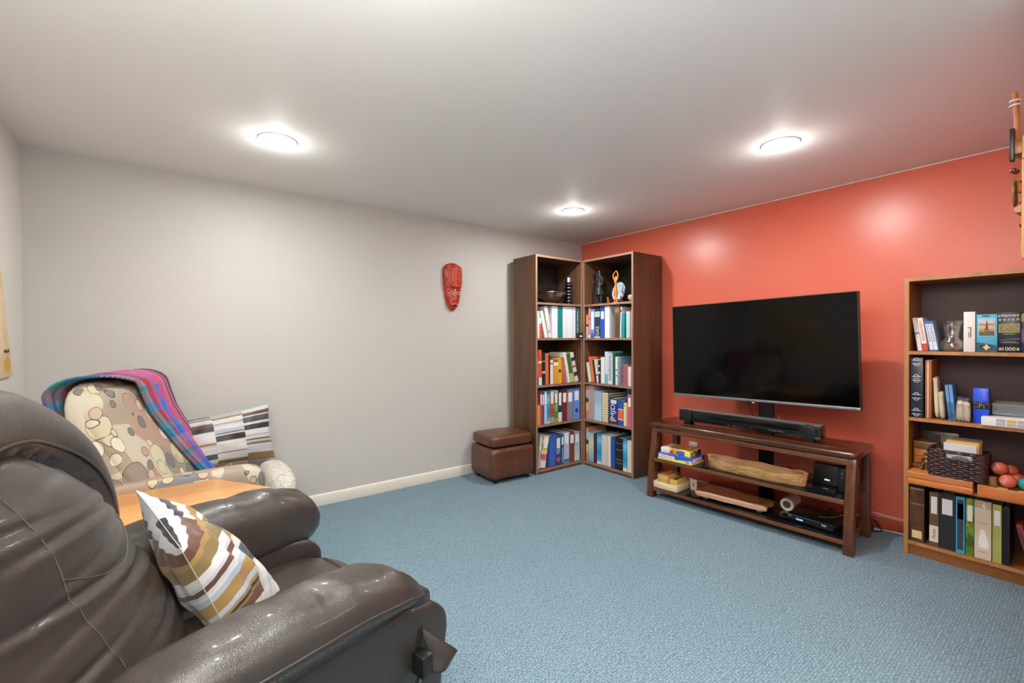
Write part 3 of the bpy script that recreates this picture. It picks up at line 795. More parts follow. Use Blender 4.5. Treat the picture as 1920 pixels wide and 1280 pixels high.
for v0, v1 in ((-.505, -.355), (.125, .275)):
    RB_().prism(smooth_poly(PP), v0, v1, 'y').build('side_panel', 'brown_leather_dark', rc, bevel=.020, seg=4)
    vv = v0+.004 if v0 < 0 else v1-.004
    pts = [(x-.016 if z < .53 else x-.006*(z < .56), vv, z-.012) for x, z in smooth_poly(PP)[8:-1]]
    RB_().tube(pts, .0028, 6).build('piping', 'piping_leather', rc, smooth=True)
# rolls between the pads and the panels
for vc in (-.445, .215):
    sg = -1 if vc < 0 else 1
    def roll(a, b, c, vc=vc): return (-.50+.385*a, vc+.055*b, .575+.030*c-(.03*((a-.5)/.5)**2 if a > .5 else 0))
    RB_().puff((40, 10, 8), (6, 2.4, 2.4), roll).build('arm_roll', 'brown_leather_dark', rc, smooth=True)
def rseat(a, b, c):
    u = -.36+.30*a; v = VC+.245*b; z = .41+.103*c
    if a > .4: z -= .035*((a-.4)/.6)**2
    return (u, v, z)
RB_().puff((30, 20, 12), (7, 7, 7), rseat).build('seat_cushion', 'brown_leather', rc, smooth=True)
def rfoot(a, b, c):
    return (-.085+.035*a, VC+.235*b, .33+.155*c-(.02*a if c > 0 else 0))
RB_().puff((10, 16, 14), (3.5, 6, 6), rfoot).build('footrest', 'brown_leather', rc, smooth=True)
RB_().box((-.90, -.36, .16), (-.12, .13, .33)).build('base_frame', 'brown_leather_dark', rc, bevel=.01)
for u in (-.86, -.16):
    for vv in (-.46, .20): MB().lathe([(0, 0), (.024, 0), (.028, .062), (0, .062)], 16, c=(u*RK, vv*RK, 0)).build('foot', 'black_plastic', rc, smooth='auto')
MB().tube(surf_path(bk, [(0, -.285, 1.0), (0, -.295, .86), (0, -.30, .74), (0, -.30, .60), (0, -.305, .45)], n=16), .0009, 5).build('stitching', 'seam_thread', rc)
MB().tube(surf_path(bk, [(0, -.298, .83), (0, -.24, .795), (0, -.17, .775), (0, -.11, .785), (0, -.06, .82), (0, -.045, .86)], n=16), .0009, 5).build('stitching', 'seam_thread', rc)
RB_().tube([roll_pt(i, .62, cr[i]*1.0) for i in range(2, len(cp)-8)], .0042, 8).build('piping', 'piping_leather', rc, smooth=True)
# pocket flap with the plug of the lift motor on the near side
A, B, C, D = (-.172, -.503, .500), (-.095, -.560, .420), (-.140, -.562, .395), (-.176, -.540, .398)
def flap(u, v):
    # u across (left rim to tip edge), v from the apex downwards
    l_ = Vector(A).lerp(Vector(D), v); r_ = Vector(A).lerp(Vector(B), min(1, v*1.35)) if v < .74 else Vector(B).lerp(Vector(C), (v-.74)/.26)
    p = l_.lerp(r_, u); p.y -= .012*math.sin(u*math.pi)*math.sin(v*2.4); return p
po = RB_().grid(8, 16, flap, False).build('pocket_flap', 'brown_leather_dark', rc, smooth=True); so = po.modifiers.new('thickness', 'SOLIDIFY'); so.thickness = .004; so.offset = -1
RB_().prism([(-.171, .503), (-.176, .40), (-.200, .40), (-.186, .497)], -.5062, -.503, 'y').build('pocket_slit', 'dark_interior', rc)
pg = RB_().box((-.206, -.548, .398), (-.172, -.500, .452)).build('motor_plug', 'black_plastic', rc, bevel=.006)
pts = smoothpath([(-.195, -.530, .405), (-.225, -.540, .382), (-.250, -.545, .345), (-.262, -.535, .26), (-.27, -.525, .125)], 8)
RB_().tube(pts, .0026, 8).build('plug_cable', 'cable_black', pg, smooth=True)
mb = RB_()
for k in range(7):
    p = Vector((-.199, -.531, .402))+Vector((-.0048, -.0014, -.0036))*k; mb.ball(p, (.0095, .0095, .0022), 10, 6, Matrix.Rotation(R(-55), 4, 'Y'))
mb.build('strain_relief', 'black_plastic', pg, smooth=True)
def rl(u, v, z):
    u, v, z = rmap((u, v, z)); return (RO.x+u*math.cos(RT)-v*math.sin(RT), RO.y+u*math.sin(RT)+v*math.cos(RT), z)
pillow('cushion', 'striped white brown and slate satin cushion lying on the leather recliner', [rl(-.475, -.145, .475), rl(-.300, -.05, .490), rl(-.595, .165, .838), rl(-.575, -.105, .748)], .085, 'stripe_satin_b', .05, .010)

# ================================================================ books and binders
def pic(name, stops, ns=25, amt=.25, hgt=.30):
    t = NT('picture_'+name); v = t.coord(); s_ = t.n('ShaderNodeSeparateXYZ'); t.l(v, s_.inputs[0])
    n = t.noise(v, ns, 4, .6)
    f = t.math('ADD', t.math('DIVIDE', s_.outputs[2], hgt), t.math('MULTIPLY', t.math('SUBTRACT', n.outputs[0], .5), amt))
    t.base(t.ramp(f, [(p, lin(c)) for p, c in stops])).set(.35); M['picture_'+name] = t.m
pic('sea', [(0, '#e2d8bc'), (.10, '#4ab0d8'), (.35, '#1f7fb8'), (.6, '#35a4d4'), (.75, '#7cc4e4'), (.95, '#3a6f96')], 18, .22)
pic('earth', [(0, '#a8b48a'), (.3, '#8a4a34'), (.55, '#b0603e'), (.75, '#4a3a34'), (1, '#9fa79a')], 40, .9)
pic('leafy', [(0, '#8fae62'), (.3, '#46602a'), (.5, '#a8bd86'), (.7, '#2f3f22'), (1, '#c4d0b0')], 50, 1.1)
pic('fruit', [(0, '#dcd8d4'), (.2, '#e9e2dc'), (.28, '#d8606a'), (.38, '#c9444f'), (.45, '#e6e0d8'), (.55, '#d8c24a'), (.68, '#a9b84a'), (.8, '#ece8e0'), (1, '#d8c060')], 35, .35)
pic('scene', [(0, '#c8835e'), (.24, '#d08a60'), (.30, '#e8bd62'), (.48, '#e9c36a'), (.52, '#2e3130'), (.62, '#39413f'), (.66, '#a7bcd0'), (.84, '#b6c6d8'), (.88, '#cf8f70'), (1, '#cf8a68')], 60, .08, .325)
pic('shore', [(0, '#6aa8c4'), (.35, '#9fc0c4'), (.6, '#d8cf9a'), (1, '#68aeda')], 12, .12)
def diag(name, a, b, fade):
    t = NT('picture_'+name); v = t.coord(); s_ = t.n('ShaderNodeSeparateXYZ'); t.l(v, s_.inputs[0])
    d = t.math('FRACT', t.math('MULTIPLY', t.math('ADD', s_.outputs[2], s_.outputs[0]), 62))
    k = t.math('MULTIPLY', t.math('GREATER_THAN', d, .5), t.ramp(t.math('DIVIDE', s_.outputs[2], .29), [(fade, (.12, .12, .12)), (.75, (1, 1, 1))]))
    t.base(t.mix(k, lin(a), lin(b))).set(.35); M['picture_'+name] = t.m
diag('diag', '#c9d4de', '#27405a', .1); diag('diagb', '#bcd6ec', '#5a8ab4', .3)
t = NT('picture_geo'); v = t.coord(); s_ = t.n('ShaderNodeSeparateXYZ'); t.l(v, s_.inputs[0])
gx = t.math('LESS_THAN', t.math('FRACT', t.math('MULTIPLY', s_.outputs[0], 58)), .42); gz = t.math('LESS_THAN', t.math('FRACT', t.math('MULTIPLY', s_.outputs[2], 44)), .45)
t.base(t.mix(t.math('MULTIPLY', gx, gz), lin('#e2d6ae'), lin('#4a4636'))).set(.4); M['picture_geo'] = t.m
CASES = {'L': (Vector((-1.045, -.43, 0)), 0.0), 'R': (Vector((-.442, -.436, 0)), R(-90)), 'B': (Vector((-.32, -2.85, 0)), R(-90))}
def local_to_world(side, p):
    o, rz = CASES[side]; return o+Matrix.Rotation(rz, 3, 'Z') @ Vector(p)
def decorate(root, W, h, decor, y=-.0006, seed=0):
    rnd = random.Random(seed)
    for d in decor:
        k, c = d[0], d[1]
        if k == 'r':
            MB().lathe([(.006, -.0008), (.011, -.0008), (.011, .0008), (.006, .0008), (.006, -.0008)], 14, tf=Matrix.Translation((W/2, 0, .06)) @ Matrix.Rotation(R(90), 4, 'X')).build('finger_ring', 'silver', root, smooth='auto'); continue
        z0, z1 = d[2]*h, d[3]*h
        if k == 'l': MB().box((W*.18, y, z0), (W*.84, .0005, z1)).build('spine_label', col(c), root)
        elif k == 'q': MB().box((W*.16, y, z0), (W*.84, .0005, z1)).build('spine_label', col(c), root)
        elif k == 'p': MB().box((.0004, y, z0), (W-.0004, .0005, z1)).build('spine_band', col(c), root)
        elif k == 'd':
            r = min((z1-z0)/2, W*.42)
            MB().lathe([(0, -.0006), (r, -.0006), (r, .0006), (0, .0006)], 18, tf=Matrix.Translation((W/2, 0, (z0+z1)/2)) @ Matrix.Rotation(R(90), 4, 'X')).build('spine_emblem', col(c), root)
        elif k == 't':
            text(d[4], .02, col(c), root, face_front(W/2, -.0008, (z0+z1)/2, True), .0004, 'lettering', width=z1-z0, height=W*.62)
        elif k == 'v':
            mb = MB(); z = z0
            while z < z1:
                L = rnd.uniform(.006, .011); mb.box((W*.32, y, z), (W*.66, .0005, min(z1, z+L*.45))); mb.box((W*.32, y, z), (W*.66 if rnd.random() < .4 else W*.42, .0005, z+L)); z += L+.004+(.008 if rnd.random() < .18 else 0)
            mb.build('lettering', col(c), root)
        elif k == 'g':
            mb = MB(); z = z0
            while z < z1:
                a = rnd.uniform(.12, .3)*W; mb.box((a, y, z), (W-rnd.uniform(.1, .35)*W, .0005, z+.0035)); z += .0075
            mb.build('lettering', col(c), root)
        elif k == 's':
            mb = MB(); z = z0
            while z < z1: mb.ball((W*.6, -.0005, z), (.005, .002, .006), 8, 5); z += (z1-z0)/8
            mb.build('spiral_dots', col(c), root, smooth=True)
def book(side, a, b, z, h, lean, D, kind, colr, decor, label, group, y0=.022, seed=0):
    W = b-a; th = math.atan2(lean, h); Ln = math.hypot(h, lean)
    o, rz = CASES[side]
    piv = (a, y0, z) if th <= 0 else (a+W*(1-math.cos(th)), y0, z+W*math.sin(th))
    root = thing('book' if kind == 'book' else 'ring_binder', label, 'book' if kind == 'book' else 'binder', local_to_world(side, piv), 0, group)
    root.rotation_euler = (0, th, rz)
    mt = M['picture_'+colr] if 'picture_'+colr in M else col(colr, .42 if kind == 'binder' else .5)
    b_ = .0022 if kind == 'binder' else .0018
    mb = MB(); bt = min(b_, W*.2)
    mb.box((0, 0, 0), (W, b_*1.2, Ln)); mb.box((0, b_*1.2, 0), (bt, D, Ln)); mb.box((W-bt, b_*1.2, 0), (W, D, Ln))
    mb.build('cover', mt, root)
    ins = .004 if kind == 'book' else .012
    MB().box((bt, b_*1.2, ins), (W-bt, D-ins, Ln-ins)).build('pages', 'paper', root)
    decorate(root, W, Ln, decor, seed=seed)
    return root
SHELVES = [
 ('L', 1.247, 'books on the second shelf of the left corner bookcase', [
  (0.0364, 0.0586, 0.2474, 0.0008, 0.1900, 'book', '#eae8e2', [], 'thin white book at the left end of the second shelf, left bookcase'),
  (0.0636, 0.0885, 0.1831, -0.0070, 0.1700, 'book', '#d85a4c', [('p', '#efece6', 0.72, 1)], 'red book with a white top on the second shelf, left bookcase'),
  (0.1287, 0.1643, 0.2456, -0.0605, 0.2000, 'book', '#ecebe6', [], 'white book leaning left beside the red book'),
  (0.1720, 0.2158, 0.3080, -0.0560, 0.2500, 'binder', '#d9d8d4', [('r', '#8a8a8a')], 'pale grey ring binder leaning left on the second shelf'),
  (0.2171, 0.2879, 0.3045, 0.0009, 0.2600, 'binder', '#e9eaf0', [], 'wide white binder just left of the teal binder'),
  (0.2918, 0.3534, 0.3077, 0.0009, 0.2600, 'binder', '#0f7f7c', [], 'plain teal binder among white binders on the second shelf'),
  (0.3561, 0.4133, 0.3085, 0.0009, 0.2600, 'binder', '#e6e9ee', [], 'white binder just right of the teal binder'),
  (0.4160, 0.4826, 0.3100, 0.0009, 0.2600, 'binder', '#eceef2', [], 'white binder second to the right of the teal binder'),
  (0.4882, 0.5277, 0.3120, 0.0008, 0.2600, 'binder', '#dfe7ee', [], 'narrow white binder next to the dark teal lettered binder'),
  (0.5334, 0.5820, 0.3129, 0.0008, 0.2600, 'binder', '#12595f', [('v', '#dfe9ea', 0.08, 0.93)], 'dark teal binder with white vertical lettering on the second shelf'),
 ]),
 ('L', 0.813, 'books on the third shelf of the left corner bookcase', [
  (0.0295, 0.0471, 0.2468, -0.0019, 0.1700, 'book', '#c98a86', [('p', '#32344a', 0, 0.3)], 'pinkish book at the left end of the third shelf, left bookcase'),
  (0.0498, 0.0895, 0.3246, -0.0030, 0.2100, 'book', '#d9542c', [('p', '#e9e2d8', 0.0, 0.22), ('p', '#e6e3de', 0.62, 0.68)], 'tall orange red book with white bands on the third shelf, left bookcase'),
  (0.0922, 0.1310, 0.3040, 0.0010, 0.2100, 'book', '#1d1d22', [('p', '#b9b4ac', 0.35, 0.42), ('p', '#8c8580', 0.7, 0.74)], 'black speckled book beside the orange red one'),
  (0.1352, 0.1731, 0.2917, -0.0033, 0.2000, 'book', '#d9703a', [], 'bright orange hardback on the third shelf, left bookcase'),
  (0.1759, 0.1929, 0.2718, 0.0009, 0.1800, 'book', '#2b241f', [], 'thin dark brown book right of the orange hardback'),
  (0.1957, 0.2300, 0.2282, -0.0021, 0.1700, 'book', '#e7e3da', [('p', '#b34a3c', 0.82, 0.88)], 'white book with a red mark near its top on the third shelf'),
  (0.2357, 0.2907, 0.2321, 0.0007, 0.1800, 'book', '#d79a3a', [('p', '#f0ead8', 0.75, 0.88), ('p', '#8b5a2a', 0.9, 1)], 'golden book with a cream band on the third shelf'),
  (0.2951, 0.3436, 0.2455, -0.0066, 0.1800, 'book', '#e3ab33', [('d', '#3b2f26', 0.42, 0.56)], 'yellow book with a dark round mark on the third shelf'),
  (0.3525, 0.3883, 0.2464, -0.0200, 0.1800, 'book', '#c4643a', [], 'rust coloured book leaning left on the third shelf'),
  (0.4260, 0.4580, 0.2887, -0.0637, 0.2200, 'book', '#ecebe6', [], 'white book leaning left beside the green one'),
  (0.4641, 0.5134, 0.2792, -0.0659, 0.2200, 'book', '#3f6a34', [('p', '#b9c06a', 0, 0.3)], 'green book with a pale foot leaning left'),
  (0.5227, 0.5697, 0.2845, -0.0701, 0.2200, 'book', '#d9d2cc', [('p', '#3b3436', 0.2, 0.34), ('p', '#a04a4a', 0.5, 0.56), ('p', '#2d2a2c', 0.72, 0.84)], 'mottled white and black magazine file leaning at the right end of the third shelf'),
 ]),
 ('L', 0.449, 'binders on the fourth shelf of the left corner bookcase', [
  (0.0210, 0.0651, 0.1812, 0.0006, 0.2000, 'book', '#e2a238', [], 'orange yellow book in front at the left end of the fourth shelf'),
  (0.0678, 0.0919, 0.2957, 0.0010, 0.2600, 'binder', '#c94a2c', [('l', '#eeece8', 0.62, 0.94)], 'red binder with a white label on the fourth shelf, left bookcase'),
  (0.0946, 0.1161, 0.2988, 0.0010, 0.2600, 'binder', '#2f57a8', [('l', '#e4eaf2', 0.6, 0.92)], 'slim blue binder with a pale label on the fourth shelf'),
  (0.1189, 0.1501, 0.3022, 0.0010, 0.2600, 'binder', '#b9cbd9', [('l', '#f0f2f4', 0.62, 0.94)], 'pale blue binder with a white label on the fourth shelf'),
  (0.1529, 0.1872, 0.3048, 0.0010, 0.2600, 'binder', 'sea', [], 'binder with a blue sea picture on the fourth shelf'),
  (0.1900, 0.2415, 0.3052, 0.0010, 0.2600, 'binder', 'earth', [('l', '#ece8e0', 0.6, 0.96)], 'binder with a brown landscape picture and white label'),
  (0.2444, 0.2896, 0.3022, 0.0009, 0.2600, 'binder', 'leafy', [('l', '#e9eee4', 0.62, 0.9)], 'binder with a green garden picture on the fourth shelf'),
  (0.2939, 0.3413, 0.3006, 0.0009, 0.2600, 'binder', '#123f44', [('l', '#f0f0ec', 0.52, 0.92), ('p', '#dfe4de', 0, 0.3)], 'dark teal binder with two pale labels on the fourth shelf'),
  (0.3456, 0.4084, 0.3011, 0.0009, 0.2600, 'binder', '#6e1f2e', [('l', '#f2efec', 0.6, 0.9)], 'maroon binder with a white label on the fourth shelf'),
  (0.4143, 0.4903, 0.2982, 0.0009, 0.2600, 'binder', '#85838c', [('l', '#f2f2f2', 0.6, 0.9)], 'grey binder with a white label on the fourth shelf'),
  (0.4994, 0.5820, 0.3008, 0.0008, 0.2600, 'binder', '#5f8fe0', [('l', '#e6eefa', 0.62, 0.92), ('d', '#2b3140', 0.22, 0.36)], 'light blue binder at the right end of the fourth shelf'),
 ]),
 ('L', 0.042, 'binders on the bottom shelf of the left corner bookcase', [
  (0.0359, 0.0584, 0.3116, 0.0351, 0.2500, 'binder', '#a9aaa4', [('l', '#eef0f0', 0.55, 0.92)], 'grey binder leaning right at the left end of the bottom shelf'),
  (0.0637, 0.1253, 0.2905, 0.0548, 0.2500, 'binder', 'fruit', [('l', '#f1f0f4', 0.62, 0.92)], 'fruit patterned white binder leaning right on the bottom shelf'),
  (0.1799, 0.2564, 0.2868, 0.0094, 0.2600, 'binder', '#3b5fb2', [], 'plain blue binder on the bottom shelf, left bookcase'),
  (0.2606, 0.3274, 0.2821, 0.0009, 0.2600, 'binder', '#2b3f86', [('l', '#e6eaf2', 0.56, 0.9), ('t', '#e9eef6', 0.36, 0.54, 'TOS'), ('d', '#d8495a', 0.1, 0.26)], 'dark blue binder with a label and a red and white ball'),
  (0.3317, 0.3649, 0.2777, 0.0009, 0.2600, 'binder', '#17636a', [('l', '#dff0ee', 0.66, 0.92), ('s', '#e9f0ea', 0.08, 0.6)], 'teal binder with white spiral dots on the bottom shelf'),
  (0.3693, 0.4383, 0.2900, 0.0009, 0.2600, 'binder', '#b6b9dc', [('l', '#f0f2f6', 0.64, 0.92), ('p', '#3f66b4', 0.03, 0.13), ('p', '#f0f0f4', 0.94, 1)], 'lilac binder with a blue band on the bottom shelf'),
  (0.4428, 0.5087, 0.2911, 0.0009, 0.2600, 'binder', '#7a3f24', [('l', '#efeae4', 0.62, 0.9)], 'brown binder with a white label on the bottom shelf'),
  (0.5132, 0.5820, 0.2862, 0.0008, 0.2600, 'binder', 'diag', [('l', '#dfe7ee', 0.62, 0.9)], 'diagonally striped blue and white binder on the bottom shelf'),
 ]),
 ('R', 1.246, 'books on the second shelf of the right corner bookcase', [
  (0.0253, 0.0474, 0.2987, 0.0007, 0.2000, 'book', '#23201e', [('p', '#e2b04a', 0.45, 0.75), ('p', '#d8d0c4', 0, 0.38), ('p', '#a0392e', 0.76, 0.8)], 'black yellow and white book at the left end of the second shelf, right bookcase'),
  (0.0529, 0.0776, 0.3002, 0.0007, 0.2000, 'book', '#e08a84', [('p', '#f0e4e0', 0.0, 0.1), ('p', '#c24a44', 0.6, 0.66)], 'salmon pink book on the second shelf, right bookcase'),
  (0.0816, 0.1289, 0.2773, 0.0006, 0.2000, 'book', '#6f96d4', [('l', '#eef2f8', 0.3, 0.92), ('p', '#3f6ac0', 0.0, 0.16)], 'pale blue book with white lettering panel on the second shelf'),
  (0.1329, 0.2002, 0.2646, 0.0006, 0.2000, 'book', '#2b3254', [('t', '#d8dcc4', 0.08, 0.42, 'GAS'), ('p', '#b9c6c0', 0.76, 0.96), ('p', '#d4d4c0', 0, 0.06)], 'navy book with big pale letters on the second shelf'),
  (0.2041, 0.2569, 0.3086, 0.0006, 0.2500, 'binder', '#1f55b0', [('l', '#f0f2f2', 0.6, 0.84)], 'royal blue binder with a white label on the second shelf, right bookcase'),
  (0.2607, 0.3150, 0.3052, 0.0006, 0.2600, 'binder', '#eeeef4', [], 'wide white binder on the second shelf, right bookcase'),
  (0.3791, 0.4345, 0.2982, 0.0005, 0.1200, 'book', '#6b5138', [('g', '#4b3826', 0.05, 0.7), ('p', '#8e7150', 0.78, 0.92)], 'brown ribbed book box on the second shelf, right bookcase'),
  (0.4381, 0.4512, 0.2847, 0.0087, 0.2000, 'book', '#e2d6e4', [('p', '#b04a6a', 0.82, 0.9)], 'thin pale lilac book beside the teal book'),
  (0.4547, 0.4888, 0.2226, 0.0051, 0.1900, 'book', '#0f938f', [], 'teal book on the second shelf, right bookcase'),
  (0.5098, 0.5511, 0.2390, 0.0003, 0.1800, 'book', '#b4cad2', [], 'pale grey blue book near the right end of the second shelf'),
  (0.5625, 0.5738, 0.2456, 0.0003, 0.1800, 'book', '#ecc074', [], 'thin yellow book at the right end of the second shelf'),
 ]),
 ('R', 0.814, 'books on the third shelf of the right corner bookcase', [
  (0.0552, 0.0863, 0.1914, -0.0332, 0.1600, 'book', '#ddd9cf', [], 'cream book leaning left at the left end of the third shelf, right bookcase'),
  (0.0965, 0.1314, 0.2463, -0.0437, 0.1900, 'book', '#e0764a', [], 'orange book leaning left on the third shelf, right bookcase'),
  (0.1401, 0.1573, 0.2171, -0.0401, 0.1700, 'book', '#3a3036', [], 'thin dark book leaning beside the orange one'),
  (0.1616, 0.1815, 0.2246, -0.0355, 0.1800, 'book', '#e4e0da', [('p', '#3a3a40', 0.3, 0.36)], 'thin white book leaning left with a dark mark'),
  (0.1858, 0.2069, 0.2210, -0.0109, 0.1700, 'book', '#26262b', [('p', '#d9d6cf', 0.4, 0.5), ('p', '#d9d6cf', 0.7, 0.78)], 'black and white book on the third shelf, right bookcase'),
  (0.2112, 0.2543, 0.2491, 0.0005, 0.1800, 'book', '#ecebe6', [], 'white book on the third shelf, right bookcase'),
  (0.2598, 0.2968, 0.3038, 0.0006, 0.2200, 'book', '#c8dbe6', [('p', '#7fb0d0', 0.0, 0.3)], 'tall pale blue book on the third shelf, right bookcase'),
  (0.3009, 0.3506, 0.2836, 0.0005, 0.2100, 'book', '#dfe4ea', [('g', '#262c44', 0.12, 0.95)], 'white book with busy dark lettering on the third shelf'),
  (0.3559, 0.3824, 0.2933, 0.0005, 0.2200, 'book', '#15594e', [], 'tall dark green book on the third shelf, right bookcase'),
  (0.3863, 0.4112, 0.2588, 0.0004, 0.1900, 'book', '#e9e6d4', [('d', '#4a5a4a', 0.3, 0.36), ('d', '#4a5a4a', 0.5, 0.56)], 'cream book beside the dark green one'),
  (0.4151, 0.4422, 0.2556, 0.0004, 0.1800, 'book', '#6f93ae', [], 'blue grey book beside the red patterned ones'),
  (0.4461, 0.4805, 0.1899, 0.0003, 0.1500, 'book', '#a3636a', [('g', '#4a3440', 0.05, 0.95)], 'left dusky red patterned paperback on the third shelf'),
  (0.4843, 0.5245, 0.1916, 0.0003, 0.1500, 'book', '#b5747a', [('g', '#5a3038', 0.05, 0.95)], 'right dusky pink patterned paperback on the third shelf'),
  (0.5294, 0.5628, 0.1734, 0.0002, 0.1600, 'book', '#ecd2d4', [], 'pale pink book at the right end of the third shelf'),
 ]),
 ('R', 0.451, 'books and binders on the fourth shelf of the right corner bookcase', [
  (0.0210, 0.0440, 0.3264, 0.0008, 0.2600, 'binder', 'scene', [], 'binder with a desert landscape picture on the fourth shelf, right bookcase'),
  (0.0484, 0.1249, 0.3308, 0.0008, 0.2600, 'binder', '#b39a92', [], 'taupe binder on the fourth shelf, right bookcase'),
  (0.1292, 0.2189, 0.2884, 0.0006, 0.2600, 'binder', 'diagb', [], 'pale blue diagonally striped binder on the fourth shelf'),
  (0.2245, 0.2961, 0.2809, 0.0006, 0.2600, 'binder', 'geo', [], 'cream binder with small dark squares on the fourth shelf'),
  (0.3083, 0.4080, 0.2315, 0.0072, 0.2400, 'book', '#23357e', [('q', '#d9dfea', 0.8, 0.95), ('t', '#eef0f6', 0.2, 0.78, 'MJD'), ('q', '#efb45a', 0.1, 0.17)], 'thick navy dictionary with white vertical letters MJD'),
  (0.4158, 0.4774, 0.2265, 0.0004, 0.2200, 'book', '#2f55a4', [('p', '#e06a4a', 0.24, 0.62), ('p', '#f0f0f0', 0.62, 0.65), ('p', '#f0f0f0', 0.21, 0.24)], 'blue dictionary with an orange red band'),
  (0.4825, 0.5002, 0.2081, 0.0003, 0.1800, 'book', '#e6ead4', [('d', '#3a5a3a', 0.84, 0.9)], 'thin pale green book beside the dictionaries'),
  (0.5027, 0.5202, 0.2104, 0.0003, 0.1800, 'book', '#e9b450', [], 'thin yellow book beside the magenta binder'),
  (0.5240, 0.5648, 0.2886, 0.0004, 0.2600, 'binder', '#c2648c', [('l', '#f1eef2', 0.62, 0.9)], 'magenta binder with a white label at the right end of the fourth shelf'),
 ]),
 ('R', 0.040, 'binders on the bottom shelf of the right corner bookcase', [
  (0.0210, 0.0460, 0.3256, 0.0009, 0.2600, 'binder', 'scene', [], 'binder with a desert landscape picture on the bottom shelf, right bookcase'),
  (0.0519, 0.1153, 0.2835, 0.0007, 0.2600, 'binder', 'shore', [], 'binder fading from sky blue to sand on the bottom shelf'),
  (0.1211, 0.1543, 0.2839, 0.0007, 0.2600, 'binder', '#4a2430', [], 'slim dark maroon binder on the bottom shelf, right bookcase'),
  (0.1600, 0.2124, 0.2903, 0.0007, 0.2600, 'binder', 'sea', [('p', '#e8e0c8', 0, 0.08)], 'left of two sea picture binders on the bottom shelf'),
  (0.2180, 0.2845, 0.2860, 0.0006, 0.2600, 'binder', '#d4d0c8', [], 'light grey binder on the bottom shelf, right bookcase'),
  (0.2899, 0.3279, 0.2875, 0.0006, 0.2600, 'binder', '#e4dcca', [], 'slim cream binder left of the plain blue one'),
  (0.3332, 0.3798, 0.2823, 0.0005, 0.2600, 'binder', '#2351ac', [], 'plain blue binder on the bottom shelf, right bookcase'),
  (0.3851, 0.4641, 0.2892, 0.0005, 0.2600, 'binder', '#1b1b1d', [('p', '#8a8a88', 0.2, 0.215), ('p', '#8a8a88', 0.3, 0.315), ('p', '#8a8a88', 0.62, 0.635), ('p', '#8a8a88', 0.82, 0.835)], 'black album with thin silver bands on the bottom shelf'),
  (0.4718, 0.5159, 0.3001, 0.0004, 0.2600, 'binder', 'sea', [('p', '#e8e0c8', 0, 0.1)], 'right of two sea picture binders on the bottom shelf'),
  (0.5222, 0.5655, 0.2866, 0.0004, 0.2600, 'binder', '#e2d9c2', [], 'cream binder at the right end of the bottom shelf'),
 ]),
]
n_ = 0
for side, z, grp, rows in SHELVES:
    for (a, b, h, lean, D, kind, colr, decor, label) in rows:
        n_ += 1
        if z > 1.2: h = min(h, .300 if abs(lean) < .01 else .292)
        book(side, a, b, z+.0004, h, lean, D, kind, colr, decor, label, grp, seed=n_)
# small black box at the corner of the second shelf
bx_ = thing('cassette_box', 'small black box with a white label at the corner of the second shelf', 'box', local_to_world('L', (.530, -.026, 1.2474)))
MB().box((0, 0, 0), (.052, .046, .052)).build('box_body', 'black_plastic', bx_, bevel=.0015)
MB().box((.008, -.0006, .010), (.040, .0005, .024)).build('label', 'paper_white', bx_)
# tall folded blue folder lying behind the navy dictionary and green board behind the paperbacks
fo = thing('folder', 'light blue folder standing behind the navy dictionary', 'folder', local_to_world('R', (.300, .29, .4516)), R(-90))
MB().box((0, 0, 0), (.10, .012, .315)).build('cover', col('#7db8dc'), fo); MB().prism([(.045, .22), (.1, .315), (.045, .315)], -.001, .0005, 'y').build('corner_print', col('#2a78a8'), fo)

# ================================================================ figures and vessels on top of the corner bookcases
def skin_figure(name, mat, parent, nodes, edges, levels=2):
    """nodes: (x,y,z,radius). One continuous surface grown with a Skin modifier from the first node"""
    me = bpy.data.meshes.new(name); me.from_pydata([n[:3] for n in nodes], edges, []); me.update()
    o = bpy.data.objects.new(name, me); COL.objects.link(o); o.parent = parent
    sk = o.modifiers.new('skin', 'SKIN'); sk.use_smooth_shade = True
    lay = me.skin_vertices[0].data if me.skin_vertices else None
    if lay:
        for i, n in enumerate(nodes): lay[i].radius = (n[3], n[3]); lay[i].use_root = (i == 0)
    sub(o, levels)
    me.materials.append(M[mat]); return o
gb = thing('glass_bowl', 'wide smoky glass bowl on the top shelf of the left corner bookcase', 'bowl', local_to_world('L', (.318, .16, 1.5755)))
MB().lathe([(0, 0), (.062, 0), (.068, .008), (.090, .022), (.125, .055), (.155, .098), (.162, .108), (.158, .110), (.150, .100), (.120, .060), (.086, .028), (.06, .014), (0, .012)], 48).build('bowl_wall', 'amber_glass', gb, smooth=True)
MB().lathe([(.1585, .1085), (.1625, .1085), (.1625, .1115), (.1585, .1115), (.1585, .1085)], 48).build('rim', 'silver', gb, smooth=True)
va = thing('ribbed_vase', 'black ribbed candle holder with silver bands on the top shelf', 'candle holder', local_to_world('L', (.498, .085, 1.5755)))
pr = [(0, 0), (.043, 0), (.045, .010), (.038, .016)]
for k in range(6):
    z = .018+k*.032; pr += [(.030, z), (.040, z+.010), (.042, z+.016), (.038, z+.024), (.030, z+.031)]
MB().lathe(pr+[(.029, .214), (0, .214)], 32).build('ribbed_body', 'black_gloss', va, smooth=True)
mb = MB()
for k in range(6): mb.lathe([(.0405, .0305+k*.032), (.0432, .034+k*.032), (.0405, .0375+k*.032)], 32)
mb.build('silver_bands', 'silver', va, smooth=True)
MB().lathe([(.030, .212), (.038, .218), (.040, .262), (.036, .264), (.030, .258), (.0, .256)], 32).build('cup', 'silver', va, smooth='auto')
